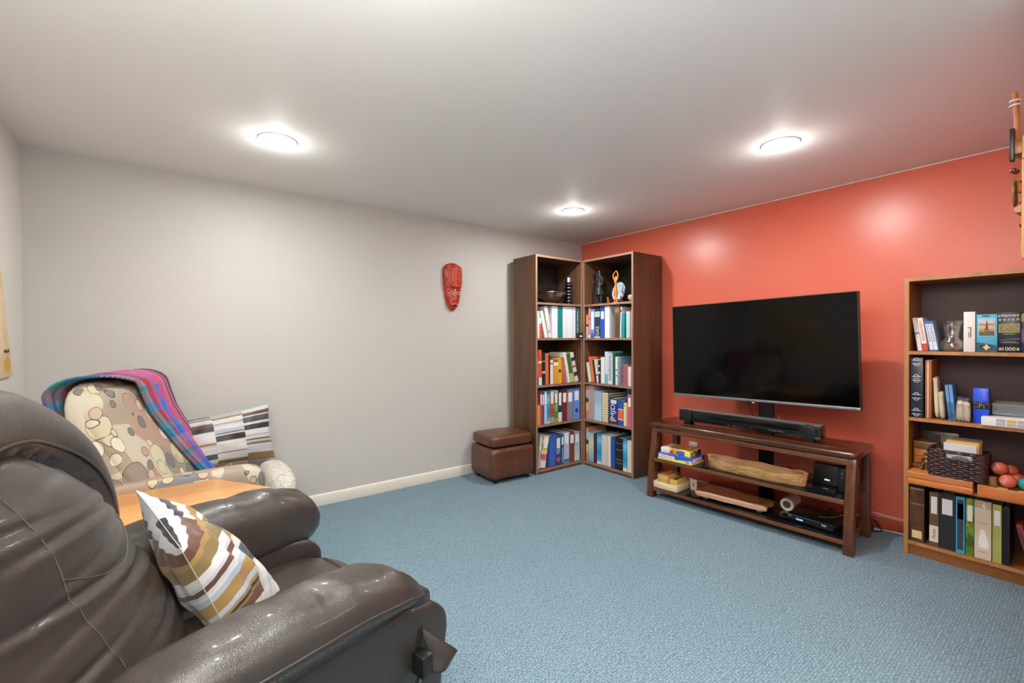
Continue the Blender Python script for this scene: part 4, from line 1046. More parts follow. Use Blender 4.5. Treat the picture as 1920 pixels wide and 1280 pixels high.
# carved warrior with a spear
wa = thing('carved_warrior_figure', 'dark carved figure of a standing warrior holding a tall spear', 'figurine', local_to_world('R', (.105, .12, 1.5725)), R(-90))
MB().box((-.045, -.03, 0), (.045, .03, .022)).build('base', 'black_carved', wa, bevel=.004)
N_ = [(0, 0, .19, .030), (0, 0, .14, .032), (-.022, 0, .09, .013), (-.024, 0, .03, .010), (-.026, -.018, .026, .009), (.022, 0, .09, .013), (.024, 0, .03, .010), (.022, -.018, .026, .009),
      (.004, 0, .235, .028), (.008, 0, .275, .024), (.006, -.002, .295, .011), (.004, -.004, .318, .020), (.002, -.004, .342, .014),
      (-.030, 0, .270, .010), (-.046, -.014, .225, .008), (-.056, -.03, .215, .007), (.038, 0, .268, .010), (.040, .004, .215, .008), (.014, -.022, .175, .007)]
E_ = [(0, 1), (1, 2), (2, 3), (3, 4), (1, 5), (5, 6), (6, 7), (0, 8), (8, 9), (9, 10), (10, 11), (11, 12), (9, 13), (13, 14), (14, 15), (9, 16), (16, 17), (17, 18)]
skin_figure('body', 'black_carved', wa, N_, E_)
MB().lathe([(.040, .105), (.046, .10), (.034, .165), (.030, .165), (.040, .105)], 20).build('skirt', 'black_carved', wa, smooth='auto')
MB().tube([(-.062, -.032, .002), (-.058, -.030, .20), (-.050, -.030, .35)], .0035, 8).build('spear', 'black_carved', wa, smooth=True)
MB().puff((4, 4, 8), 2, lambda a, b, c: (-.052+.010*a, -.030+.003*b, .30+.055*c)).build('spear_blade', 'dark_metal', wa, smooth=True)
# dancing figure
da = thing('carved_dancer_figure', 'polished orange wood figure of a dancer with both arms raised', 'figurine', local_to_world('R', (.356, .065, 1.5725)), R(-90))
N_ = [(0, 0, .138, .015), (-.002, 0, .118, .016), (-.012, 0, .075, .012), (.010, -.004, .035, .010), (.016, -.004, .008, .008), (.012, -.016, .006, .006), (.011, 0, .075, .012), (-.008, .004, .035, .009), (-.020, .004, .008, .008), (-.024, -.010, .006, .006),
      (.002, 0, .168, .010), (0, -.003, .198, .015), (.0, 0, .222, .014), (.002, 0, .236, .008), (.006, 0, .252, .013),
      (-.022, 0, .222, .008), (-.030, -.002, .258, .007), (-.012, 0, .285, .006), (.020, 0, .222, .008), (.030, -.002, .255, .007), (.014, 0, .292, .006), (.002, 0, .296, .006)]
E_ = [(0, 1), (1, 2), (2, 3), (3, 4), (4, 5), (1, 6), (6, 7), (7, 8), (8, 9), (0, 10), (10, 11), (11, 12), (12, 13), (13, 14), (12, 15), (15, 16), (16, 17), (12, 18), (18, 19), (19, 20), (20, 21), (17, 21)]
skin_figure('body', 'orange_wood', da, N_, E_)
MB().lathe([(0, 0), (.034, 0), (.032, .006), (0, .007)], 20).build('base', 'orange_wood', da, smooth='auto')
# plate on a stand
ps = thing('display_plate', 'pale blue and white plate behind the dancer figure', 'plate', local_to_world('R', (.262, .235, 1.5985)), R(-90))
tf = Matrix.Translation((0, 0, .093)) @ Matrix.Rotation(R(78), 4, 'X') @ Matrix.Diagonal((.82, 1.0, 1, 1))
t = NT('plate_glaze'); v = t.coord(); n = t.noise(v, 22, 3); t.base(t.ramp(n.outputs[0], [(.4, lin('#c9d6e0')), (.65, lin('#b0c6d6'))])).set(.12); M['plate_glaze'] = t.m
MB().lathe([(0, 0), (.055, 0), (.070, .007), (.094, .014), (.096, .016), (.092, .017), (.068, .010), (.05, .004), (0, .004)], 40, tf=tf).build('plate_body', 'plate_glaze', ps, smooth=True)
sn = thing('plate_stand', 'reddish brown wooden plate stand on the top shelf', 'stand', local_to_world('R', (.262, .205, 1.5725)), R(-90))
for x in (-.085, .077):
    MB().prism([(-.05, 0), (.08, 0), (.08, .02), (-.02, .02), (-.045, .075), (-.055, .07)], x, x+.008, 'x').build('upright', 'orange_wood', sn, bevel=.001)
for z in (.012, .040): MB().tube([(-.085, -.03, z), (.085, -.03, z)], .005, 8).build('rail', 'cherry_wood', sn, smooth='auto')
sh = thing('shell_bowl', 'small pearly shell bowl at the right end of the top shelf', 'bowl', local_to_world('R', (.515, .14, 1.5725)))
MB().lathe([(0, 0), (.03, 0), (.055, .02), (.066, .045), (.060, .066), (.055, .066), (.060, .045), (.05, .024), (0, .006)], 28).build('bowl_wall', plain('pearl', '#cfc7b4', .25, .2), sh, smooth=True)

# ================================================================ on the television stand
def sw(x, y, z): return SO+Matrix.Rotation(SR, 3, 'Z') @ Vector((x, y, z))
ZM, ZLo = .3103, .0823
t = NT('game_print'); v = t.coord(); n = t.noise(v, 55, 3)
t.base(t.ramp(n.outputs[0], [(.3, lin('#2f6a2c')), (.42, lin('#7a3a22')), (.5, lin('#c2562e')), (.56, lin('#e6d640')), (.7, lin('#8a4a2a'))])).set(.3); M['game_print'] = t.m
g1 = thing('board_game_box', 'blue and yellow board game box lettered in red on the middle stand shelf', 'game box', sw(-.445, -.128, ZM), SR)
MB().box((-.14, -.095, 0), (.14, .095, .048)).build('box', col('#2b56b4', .3), g1, bevel=.0015)
MB().prism([(-.139, .001), (.139, .001), (.139, .030), (.02, .018), (-.139, .010)], -.0958, -.0945, 'y').build('front_print', col('#e6df6a', .3), g1)
MB().prism([(-.094, .001), (.08, .001), (.08, .018), (-.094, .008)], .1395, .1408, 'x').build('side_print', col('#e6df6a', .3), g1)
MB().prism([(-.130, .016), (-.125, .042), (.0, .038), (.005, .018)], -.0965, -.0952, 'y').build('title_panel', col('#f3f0f0', .3), g1)
text('OPERATION', .02, col('#d8404a', .3), g1, face_front(-.063, -.0968, .0285), .0005, 'lettering', width=.112, height=.017)
sm = Matrix.Translation((.1412, -.015, .027)) @ Matrix.Rotation(R(90), 4, 'Z') @ Matrix.Rotation(R(90), 4, 'X')
MB().prism([(-.085, .014), (-.085, .040), (.050, .044), (.052, .018)], .1400, .1410, 'x').build('title_panel', col('#f3f0f0', .3), g1)
text('OPERATION', .02, col('#d8404a', .3), g1, sm, .0005, 'lettering', width=.115, height=.018)
MB().lathe([(0, 0), (.018, 0), (.018, .001), (0, .001)], 20, tf=Matrix.Translation((.105, -.0950, .016)) @ Matrix.Rotation(R(90), 4, 'X') @ Matrix.Diagonal((1, .5, 1, 1))).build('oval_logo', col('#8a8ccc', .3), g1)
g2 = thing('puzzle_box', 'green and yellow picture puzzle box on top of the board game box', 'game box', sw(-.462, -.110, ZM+.0484), R(-87)+R(2))
MB().box((-.112, -.085, 0), (.125, .085, .040)).build('box', col('#e8e4da', .3), g2, bevel=.0015)
MB().box((-.04, -.0856, .001), (.03, -.0845, .039)).build('front_print', 'game_print', g2)
MB().box((.030, -.0857, .001), (.0795, -.0845, .036)).build('front_print', col('#2f62b8', .3), g2)
MB().box((.0795, -.0858, .001), (.1255, -.0845, .0402)).build('front_print', col('#ece24a', .3), g2)
MB().box((.1245, -.0845, .001), (.1257, .03, .039)).build('side_print', 'game_print', g2)
MB().box((.1245, .03, .001), (.1258, .085, .039)).build('side_print', col('#252a44', .3), g2)
MB().box((-.055, -.078, .0395), (.118, .078, .0408)).build('top_print', 'game_print', g2)

bw = thing('dough_bowl', 'long shallow hand carved wooden dough bowl on the middle stand shelf', 'bowl', sw(.078, -.108, ZM), SR)
def trough(inner):
    def fn(a, b, c):
        # a along, b across, c 0 bottom .. 1 rim
        L = .325; W_ = .097
        k = (.70+.30*c**.6) if not inner else (.58+.36*c**.7)
        ea = abs(a)
        w_ = W_*(1-ea**7*.75)*(k+.05*math.sin(a*9+b))*(1 if not inner else .97)
        x = L*a*(.955+.045*c if not inner else .93)
        z = (.068+.004*math.sin(a*7+1)+.002*math.sin(a*17))*c+.010*c*(ea**4) if not inner else .012+(.056+.004*math.sin(a*7+1))*c
        return (x, w_*b+.004*math.sin(a*11), z)
    return fn
def trough_mesh(name, mat, parent):
    mb = MB(); nu, nc = 48, 6
    rings = []
    def ring(fn, c):
        pts = []
        for i in range(nu*2):
            q = i/(nu*2)*2*math.pi
            # superellipse loop
            ca, sa = math.cos(q), math.sin(q)
            a = math.copysign(abs(ca)**.45, ca); b = math.copysign(abs(sa)**.55, sa)
            pts.append(fn(a, b, c))
        return pts
    fo_, fi = trough(False), trough(True)
    seq = [(fo_, 0.0)]+[(fo_, k/nc) for k in range(1, nc+1)]+[(fi, 1.0)]+[(fi, k/nc) for k in range(nc-1, -1, -1)]
    n = nu*2; b0 = len(mb.v)
    for f_, c in seq: mb.v += ring(f_, c)
    for r in range(len(seq)-1):
        for i in range(n): mb.f.append((b0+r*n+i, b0+r*n+(i+1) % n, b0+(r+1)*n+(i+1) % n, b0+(r+1)*n+i))
    mb.f.append(tuple(range(n-1, -1, -1))); mb.f.append(tuple(b0+(len(seq)-1)*n+i for i in range(n)))
    return mb.build(name, mat, parent, smooth='auto')
t = NT('hewn_wood'); v = t.coord((1, 2.5, 3)); n = t.noise(v, 14, 4, .6, .5); vo = t.n('ShaderNodeTexVoronoi'); vo.inputs['Scale'].default_value = 26; t.l(v, vo.inputs['Vector'])
t.base(t.ramp(n.outputs[0], [(.3, lin('#a97a45')), (.7, lin('#d9b07a'))])).set(.6, normal=t.bump(vo.outputs['Distance'], .01, .5)); M['hewn_wood'] = t.m
tb_ = trough_mesh('bowl_body', 'hewn_wood', bw)
tb_.data.materials.append(wood('hewn_inner', '#8a5f33', '#b0824c', 1.6, 'x', .5))  # darker inside: oiled wood, with the hollow's shade put into the colour
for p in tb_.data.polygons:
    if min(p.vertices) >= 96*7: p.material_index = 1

tr = thing('wooden_tray', 'pale pine tray holding two wooden blocks on the lower stand shelf', 'tray', sw(-.522, -.100, ZLo), SR)
MB().box((-.094, -.12, 0), (.094, .12, .010)).build('tray_base', 'pale_wood', tr)
for a, b in (((-.1, -.127, 0), (.1, -.115, .048)), ((-.1, .115, 0), (.1, .127, .048)), ((-.1, -.115, 0), (-.089, .115, .048)), ((.089, -.115, 0), (.1, .115, .048))):
    MB().box(a, b).build('tray_side', 'pale_wood', tr, bevel=.001)
b1 = thing('wooden_block', 'taller golden wooden block in the pale tray', 'wooden block', sw(-.563, -.10, ZLo+.0104), SR)
MB().box((-.043, -.085, 0), (.043, .085, .082)).build('block_body', 'gold_wood', b1, bevel=.002); MB().box((-.03, -.06, .0815), (.03, .07, .084)).build('top_inlay', 'orange_wood', b1)
b2 = thing('wooden_block', 'lower golden wooden block with a slotted top in the pale tray', 'wooden block', sw(-.472, -.11, ZLo+.0104), SR)
MB().box((-.034, -.08, 0), (.034, .08, .066)).build('block_body', 'gold_wood', b2, bevel=.002); MB().box((-.012, -.06, .0655), (.012, .06, .068)).build('top_slot', 'slab_wood', b2)
cdd = thing('tan_card', 'small tan card with a black mark on the lower stand shelf', 'card', sw(-.372, -.07, ZLo), SR)
MB().prism([(-.024, 0), (.024, 0), (.028, .082), (-.030, .086)], -.002, .001, 'y', ).build('card_body', col('#b9a488', .6), cdd); MB().prism([(-.003, .030), (.005, .030), (.003, .058), (-.001, .058)], -.0026, -.0015, 'y').build('black_mark', 'black_plastic', cdd)
sl = thing('wooden_board', 'thick polished live edge wooden board with short feet on the lower stand shelf', 'serving board', sw(-.058, -.10, ZLo), R(-87)+R(4))
MB().puff((30, 14, 6), (8, 8, 3), lambda a, b, c: (.238*a+.006*math.sin(b*4), .095*b+.003*math.sin(a*9)+.0015*math.sin(a*21), .036+.020*c)).build('board_body', 'slab_wood', sl, smooth=True)
MB().puff((30, 6, 6), (9, 3, 3), lambda a, b, c: (.236*a, -.090+.010*b+.003*math.sin(a*9), .036+.0185*c)).build('live_edge', 'slab_edge', sl, smooth=True)
for x in (-.19, .165):
    for y in (-.07, .04): MB().box((x, y, 0), (x+.032, y+.03, .020)).build('foot', 'slab_edge', sl, bevel=.003)
ro = thing('paper_roll', 'roll of white paper on a brown core on the lower stand shelf', 'paper roll', sw(.242, .01, ZLo), SR)
tf = Matrix.Translation((0, 0, .041)) @ Matrix.Rotation(R(-90), 4, 'X')
MB().lathe([(.024, 0), (.041, 0), (.041, .15), (.024, .15), (.024, 0)], 32, tf=tf).build('paper', col('#e3ddd0', .7), ro, smooth='auto')
MB().lathe([(.020, -.001), (.0238, -.001), (.0238, .151), (.020, .151), (.020, -.001)], 32, tf=tf).build('core', col('#7a5a34', .7), ro, smooth='auto')
bx2 = thing('set_top_box', 'flat black set top box with a blue display on the lower stand shelf', 'set top box', sw(.437, -.06, ZLo), R(-87)-R(4))
MB().box((-.125, -.12, .004), (.125, .12, .050)).build('case', 'black_plastic', bx2, bevel=.002)
MB().box((-.1245, -.1212, .006), (.1245, -.1195, .046)).build('front_panel', 'black_gloss', bx2)
MB().box((-.124, -.1215, .0465), (.06, -.119, .0485)).build('front_trim', 'silver', bx2)
mb = MB()
for k in range(4): mb.box((-.072+k*.010, -.1222, .024), (-.066+k*.010, -.1208, .034))
mb.build('clock_display', 'led_blue', bx2)
text('Bell', .02, 'white_plastic', bx2, face_front(.078, -.1216, .036), .0004, 'lettering', width=.022, height=.011)
MB().box((-.118, -.1218, .036), (-.100, -.1208, .042)).build('button_mark', 'silver', bx2)
for x in (-.1, .08):
    for y in (-.1, .08): MB().lathe([(0, 0), (.01, 0), (.01, .0045), (0, .0045)], 10, c=(x, y, 0)).build('foot', 'black_plastic', bx2)
mo = thing('modem', 'black modem box with three white lights on the middle stand shelf', 'modem', sw(.470, .06, ZM), SR)
MB().box((-.075, -.05, 0), (.065, .05, .130)).build('case', 'black_plastic', mo, bevel=.006)
for k in range(3): MB().box((-.012+k*.010, -.0512, .030), (-.006+k*.010, -.0498, .038)).build('light', 'led_white', mo)
mo2 = thing('router', 'upright black router beside the right stand leg', 'router', sw(.573, -.03, ZM), SR)
MB().box((-.022, -.06, 0), (.022, .06, .150)).build('case', 'black_plastic', mo2, bevel=.008, seg=3)
for z in (.085, .11): MB().box((-.002, -.0612, z), (.003, -.0598, z+.012)).build('light', plain('dim_blue', '#5a8aa8', .3), mo2)
# cables behind and under the stand
def cable(name, label, pts, r, mat, n=8):
    o = MB().tube(smoothpath(pts, n), r, 7).build(name, mat, None, smooth=True); return tag(o, label, 'cable')
cable('cable', 'black cable hanging down from the television to the stand top', [sw(-.085, .12, .83), sw(-.06, .125, .78), sw(-.02, .13, .68), sw(.02, .165, .60)], .0035, 'cable_black')
cable('cable', 'thin grey aerial wire standing up behind the soundbar', [sw(.173, .10, .581), sw(.172, .10, .63), sw(.157, .10, .70)], .0018, 'silver')
cable('cable', 'tangled black cables on top of the set top box', [sw(.40, .10, .137), sw(.43, .02, .150), sw(.47, -.03, .140), sw(.50, .03, .155), sw(.46, .08, .142), sw(.50, -.02, .165), sw(.54, .03, .15), sw(.555, .12, .14)], .004, 'cable_black')
cable('cable', 'pale wire lying across the set top box to the right leg', [sw(.46, -.10, .1345), sw(.52, -.06, .140), sw(.575, -.01, .165), sw(.59, .08, .19)], .0022, 'silver')
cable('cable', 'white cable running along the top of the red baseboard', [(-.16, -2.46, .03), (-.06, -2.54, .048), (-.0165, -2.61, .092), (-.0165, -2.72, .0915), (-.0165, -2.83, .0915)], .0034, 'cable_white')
cable('cable', 'white cable lying on the carpet along the red wall', [(-.13, -2.50, .0045), (-.085, -2.57, .0045), (-.065, -2.64, .0045), (-.03, -2.73, .0045), (-.02, -2.84, .0045)], .004, 'cable_white')
cable('cable', 'looped black power cable on the carpet behind the stand', [(-.10, -2.50, .005), (-.06, -2.58, .03), (-.03, -2.64, .05), (-.035, -2.67, .02), (-.08, -2.69, .006), (-.13, -2.64, .005)], .004, 'cable_black')
pa = thing('power_adapter', 'black power adapter on the carpet behind the television stand', 'power adapter', (-.085, -2.60, 0), R(-70))
MB().box((-.05, -.026, 0), (.05, .026, .030)).build('case', 'black_plastic', pa, bevel=.004)
cable('cable', 'black cables lying along the back of the middle stand shelf', [sw(.16, .10, .315), sw(.22, .12, .345), sw(.30, .10, .335), sw(.36, .12, .33), sw(.41, .13, .32)], .005, 'cable_black')
ou = thing('wall_outlet', 'white wall outlet on the red wall behind the stand', 'wall outlet', (0, -1.350, .303), R(-90))
MB().box((-.040, -.006, -.020), (.040, -.0002, .020)).build('plate', 'white_plastic', ou, bevel=.002)
for x in (-.018, .018): MB().box((x-.010, -.0068, -.012), (x+.010, -.0058, .012)).build('socket', col('#d8d6cf', .4), ou)

# ================================================================ on the walls
t = NT('mask_paint'); v = t.coord(); n = t.noise(v, 40, 3); t.base(t.ramp(n.outputs[0], [(.3, lin('#8a1f16')), (.55, lin('#b8341f')), (.75, lin('#c24a28'))])).set(.3); M['mask_paint'] = t.m
mk = thing('wall_mask', 'long red carved wooden mask hanging on the beige wall', 'mask', (-1.667, 0, 1.493), 0)
MWZ = [(0, .005), (.006, .020), (.03, .044), (.07, .062), (.12, .075), (.18, .085), (.24, .092), (.30, .097), (.35, .097), (.385, .088), (.41, .066), (.424, .03)]
def mhw(z): return prof(z, MWZ)
def mface(u, v):
    z = .424*v; x = (2*u-1); w_ = mhw(z); d = .055*math.sqrt(max(0, 1-x*x))*min(1, (v*5+.35))*min(1, (1-v)*6+.35)
    px = x*w_
    # brow shelf, nose ridge, chin
    if z < .205:
        d += .018*math.exp(-(px/.013)**2)*min(1, max(0, (z-.075)/.015))*min(1, max(0, (.19-z)/.06))
        for ex in (-.038, .038): d -= .014*math.exp(-((px-ex)/.018)**2-((z-.155)/.012)**2)
        d += .010*math.exp(-((z-.055)/.008)**2)*math.exp(-(px/.028)**2)
        d -= .012*math.exp(-((z-.046)/.004)**2)*math.exp(-(px/.022)**2)
    else: d += .006
    return (px, -d-.002, z)
fm = MB().grid(44, 90, mface, False)
fm.build('face', 'mask_paint', mk, smooth=True)
MB().prism([(mhw(.424*k/20)*-.99, .424*k/20) for k in range(21)]+[(mhw(.424*k/20)*.99, .424*k/20) for k in range(20, -1, -1)], -.004, -.0002, 'y').build('back_board', 'slab_wood', mk)
mb = MB()
for cx, w_ in ((-.052, .030), (.0, .022), (.048, .030)):
    for k in range(11):
        z = .225+k*.0165
        if z > .40 or abs(cx) > mhw(z)-.02: continue
        d = .055*math.sqrt(max(0, 1-(cx/mhw(z))**2))+.009
        mb.puff((4, 3, 3), 3, lambda a, b, c, cx=cx, z=z, d=d, w_=w_: (cx+w_*.78*a, -d+.004*b+abs(a)*.004*abs(cx)*30, z+.0055*c))
hdr = mb.build('headdress_ridges', plain('ridge_red', '#c4553c', .3), mk, smooth=True); hdr['kind'] = 'stuff'
MB().tube(smoothpath([(-.082, -.036, .30), (-.062, -.052, .24), (-.02, -.067, .205), (.02, -.067, .203), (.062, -.052, .225), (.080, -.040, .27)], 6), .004, 6).build('headdress_edge', plain('mask_dark', '#4a140e', .35), mk, smooth=True)
for ex in (-.038, .038):
    ey = MB(); ring = [(ex+.021*math.cos(a), -.053-.003*math.cos(a-(0 if ex < 0 else math.pi)), .155+.0095*math.sin(a)) for a in [i*math.pi/8 for i in range(17)]]
    ey.tube(ring, .0032, 6, False); eo = ey.build('eye_rim', col('#e0cdbb', .5), mk, smooth=True)
    MB().puff((6, 3, 5), 2, lambda a, b, c, ex=ex: (ex+.018*a, -.048+.002*b, .155+.0075*c)).build('eye', 'dark_interior', eo, smooth=True)
MB().puff((8, 4, 4), 2, lambda a, b, c: (.026*a, -.046+.008*b, .046+.006*c)).build('mouth', 'dark_interior', mk, smooth=True)
MB().tube([(-.026, -.050, .050), (-.012, -.060, .0565), (.012, -.060, .0565), (.026, -.050, .050)], .0042, 6).build('lip', col('#d8b8a8', .5), mk, smooth=True)

t = NT('painted_canvas'); v = t.coord(); n = t.noise(v, 5, 4, .6); n2 = t.noise(v, 14, 3); s_ = t.n('ShaderNodeSeparateXYZ'); t.l(v, s_.inputs[0])
c = t.ramp(n.outputs[0], [(.3, lin('#caa86a')), (.5, lin('#ddc49a')), (.65, lin('#e6d2b4')), (.8, lin('#c9a24e'))])
t.base(c).set(.7); M['painted_canvas'] = t.m
pt = thing('painted_hide', 'unframed tan painted canvas with a slanted edge on the left wall', 'wall art', (XL, -.80, 1.068), 0)
MB().prism([(-.515, 0), (.515, 0), (.27, .66), (-.27, .66)], .001, .014, 'x').build('canvas', 'painted_canvas', pt, bevel=.002)
mb = MB()
for k in range(5): mb.tube([(.0145, .36+k*.018, .118+.006*math.sin(k*2)), (.0145, .368+k*.018, .130-.004*math.sin(k*3)), (.0145, .376+k*.018, .117)], .0018, 4)
mb.build('signature', col('#4a3a28', .6), pt)
MB().puff((6, 6, 6), 2, lambda a, b, c: (.0140+.0006*a, .42+.05*b, .06+.035*c)).build('yellow_patch', col('#c9a436', .7), pt)

cv = thing('hanging_carving', 'wooden stringed wall carving with beads and a brass disc on the partition wall', 'wall carving', (-1.45, -3.399, 1.50), R(0))
# y outwards from the wall (positive), z up
MB().prism([(-.05, .0), (.05, .0), (.06, .12), (.055, .30), (.04, .40), (-.04, .40), (-.055, .30), (-.06, .12)], .002, .016, 'y').build('body_board', 'light_carved_wood', cv, bevel=.003)
MB().puff((8, 6, 8), 2.4, lambda a, b, c: (.045*a, .009+.011*b, .045+.05*c)).build('lower_gourd', 'light_carved_wood', cv, smooth=True)
MB().tube([(0, .034, .375), (.0, .030, .46), (-.005, .036, .555)], [.009, .008, .008], 10).build('neck_stick', 'carved_wood', cv, smooth='auto')
MB().box((-.035, .033, .325), (-.012, .045, .432)).build('tuning_block', 'black_plastic', cv, bevel=.003)
MB().box((-.03, .012, .345), (.03, .036, .385)).build('bridge', 'carved_wood', cv, bevel=.004)
MB().lathe([(0, 0), (.045, .0), (.052, .004), (.050, .008), (0, .010)], 28, tf=Matrix.Translation((-.01, .028, .225)) @ Matrix.Rotation(R(-90), 4, 'X')).build('brass_disc', 'brass', cv, smooth='auto')
for k, (x, y, z) in enumerate(((-.02, .036, .295), (.012, .033, .298), (-.03, .014, .112), (.015, .016, .115))):
    MB().ball((x, y, z), .009, 12, 8).build('bead', plain('bead_brown', '#6a2f22', .2), cv, smooth=True)
MB().tube([(-.05, .022, .160), (.05, .022, .165)], .011, 10).build('cross_bar', 'carved_wood', cv, smooth='auto')
mb = MB()
for z in (.19, .225, .26, .30, .335): mb.tube([(-.062, .004, z-.02), (-.04, .020, z-.01), (.04, .020, z+.01), (.062, .004, z+.02)], .0028, 6)
mb.build('cord', col('#5a3a24', .6), cv)['kind'] = 'stuff'
mb = MB()
for z in (.515, .530): mb.tube([(.012*math.cos(a), .035+.012*math.sin(a), z) for a in [i*math.pi/6 for i in range(13)]], .003, 6, False)
mb.build('white_cord', 'cable_white', cv)['kind'] = 'stuff'

# ================================================================ contents of the shorter bookcase
def bt(name, label, cat, x, y, z, dz=0, group=None): return thing(name, label, cat, local_to_world('B', (x, y, z)), R(-90)+dz, group)
Z1, Z2, Z3, Z4 = 1.1663, .7883, .4253, .0803
def slim(name, label, x, y, z, W, D, h, lean, body, spine, decor=(), cat='disc case', group=None):
    o = thing(name, label, cat, local_to_world('B', (x, y, z+(0))), R(-90), group); o.rotation_euler = (0, math.atan2(lean, h), R(-90))
    MB().box((0, .001, 0), (W, D, h)).build('case', body, o, bevel=.0012)
    MB().box((.0008, 0, .001), (W-.0008, .0015, h-.001)).build('spine', spine, o)
    decorate(o, W, h, decor, -.0006)
    return o
slim('disc_case', 'pale disc case leaning at the left end of the top shelf', .050, .05, Z1, .020, .14, .192, -.026, col('#cfd0cc', .3), col('#e6e6e2', .3), [('p', '#8a8f8c', .5, .56)], group='disc cases on the top shelf of the shorter bookcase')
slim('disc_case', 'white disc case with a red stripe leaning on the top shelf', .0715, .05, Z1, .024, .14, .190, -.026, col('#e8e6e2', .3), col('#f0eeea', .3), [('p', '#c9403c', .0, .22), ('g', '#c9504a', .3, .9)], group='disc cases on the top shelf of the shorter bookcase')
slim('disc_case', 'left of two blue topped disc cases leaning on the top shelf', .103, .05, Z1, .016, .14, .172, -.026, col('#8fb4d8', .3), col('#e4ecf4', .3), [('p', '#2f6fc0', .90, 1), ('p', '#2f6fc0', 0, .04), ('g', '#5a86b8', .3, .85)], group='disc cases on the top shelf of the shorter bookcase')
slim('disc_case', 'right of two blue topped disc cases leaning on the top shelf', .1195, .05, Z1, .018, .14, .172, -.026, col('#8fb4d8', .3), col('#e4ecf4', .3), [('p', '#2f6fc0', .90, 1), ('p', '#2f6fc0', 0, .04), ('g', '#5a86b8', .3, .85)], group='disc cases on the top shelf of the shorter bookcase')
vs = bt('glass_vase', 'clear glass vase with a round base and flared neck', 'vase', .187, .085, Z1)
MB().lathe([(0, .004), (.028, .004), (.034, 0), (.040, .003), (.047, .020), (.048, .036), (.044, .054), (.034, .068), (.029, .078), (.030, .095), (.036, .130), (.043, .166), (.0415, .167), (.034, .130), (.0275, .095), (.0265, .078), (.032, .066), (.041, .053), (.045, .036), (.044, .022), (.036, .008), (0, .007)], 40).build('vase_wall', 'clear_glass', vs, smooth=True)
MB().lathe([(.0412, .1655), (.0434, .1655), (.0434, .1685), (.0412, .1685), (.0412, .1655)], 40).build('rim', 'clear_glass', vs, smooth=True)
wb = bt('white_box', 'tall white cardboard box with a barcode beside the glass vase', 'box', .262, .03, Z1)
MB().box((-.022, 0, 0), (.022, .16, .214)).build('box', col('#ecebe8', .5), wb, bevel=.001)
mb = MB(); z = .075
for k in range(13):
    h = random.choice((.0015, .003, .004)); mb.box((.002 if k < 12 else -.006, -.0006, z), (.008, .0004, z+h)); z += h+.0017
mb.build('barcode', col('#3a3a3c', .5), wb)
mb = MB(); mb.box((-.004, -.0006, .078), (-.001, .0004, .105)); mb.build('barcode_digits', col('#6a6a6c', .5), wb)
# landmark jigsaw box
t = NT('tower_photo'); v = t.coord(); s_ = t.n('ShaderNodeSeparateXYZ'); t.l(v, s_.inputs[0]); n = t.noise(v, 70, 4, .6)
f = t.math('ADD', t.math('DIVIDE', t.math('SUBTRACT', s_.outputs[2], .085), .085), t.math('MULTIPLY', t.math('SUBTRACT', n.outputs[0], .5), .25))
t.base(t.ramp(f, [(0, lin('#5c5a3c')), (.2, lin('#4a4a36')), (.38, lin('#b89a6a')), (.6, lin('#d4b88a')), (.68, lin('#7a6a5a')), (.75, lin('#8fb4d4')), (.9, lin('#e0c8b4')), (1, lin('#9cc0dc'))])).set(.35); M['tower_photo'] = t.m
pz = bt('jigsaw_box', 'light blue jigsaw box picturing an iron lattice tower', 'game box', .326, .035, Z1)
MB().box((-.038, 0, 0), (.038, .055, .198)).build('box', col('#4fb4e0', .35), pz, bevel=.001)
MB().prism([(-.038, .001), (.038, .001), (.038, .036), (-.038, .052)], -.0007, .0004, 'y').build('lower_print', col('#14536e', .35), pz)
MB().box((-.031, -.0008, .083), (.030, .0004, .176)).build('photo_border', col('#c8e6c0', .35), pz)
MB().box((-.029, -.0014, .085), (.028, .0004, .174)).build('photo', 'tower_photo', pz)
mb = MB(); mb.prism([(-.014, .090), (-.010, .090), (-.004, .118), (.004, .118), (.010, .090), (.014, .090), (.006, .120), (.002, .158), (0, .170), (-.002, .158), (-.006, .120)], -.0022, -.0012, 'y'); mb.box((-.009, -.0022, .116), (.009, -.0012, .120)); mb.box((-.004, -.0022, .134), (.004, -.0012, .137))
mb.build('tower_print', col('#7a4a2a', .4), pz)
MB().lathe([(0, -.0006), (.026, -.0006), (.026, .0006), (0, .0006)], 28, tf=Matrix.Translation((-.002, -.0006, .025)) @ Matrix.Rotation(R(90), 4, 'X') @ Matrix.Diagonal((1, .62, 1, 1))).build('oval_badge', col('#1c2630', .35), pz)
mb = MB(); mb.prism([(-.008, .016), (.006, .016), (.006, .034), (-.008, .034)], -.0022, -.0010, 'y')
for cx, cz in ((-.010, .025), (.009, .024), (-.001, .037), (-.002, .0145)): mb.lathe([(0, 0), (.0042, 0), (.0042, .0011), (0, .0011)], 12, tf=Matrix.Translation((cx, -.0010, cz)) @ Matrix.Rotation(R(90), 4, 'X'))
mb.build('piece_emblem', col('#e8c878', .35), pz)
MB().prism([(-.016, .186), (.010, .186), (.012, .190), (.010, .193), (-.016, .193), (-.018, .190)], -.0008, .0004, 'y').build('top_badge', col('#16384a', .35), pz)
pe = bt('jigsaw_box', 'dark jigsaw box reading planet earth with a landscape picture', 'game box', .405, .035, Z1)
MB().box((-.039, 0, 0), (.039, .06, .206)).build('box', col('#1c2328', .3), pe, bevel=.001)
text('planet', .02, 'paper_white', pe, face_front(-.001, -.0006, .188), .0004, 'lettering', width=.072, height=.017)
text('e a r t h', .02, 'paper_white', pe, face_front(-.001, -.0006, .169), .0004, 'lettering', width=.072, height=.013)
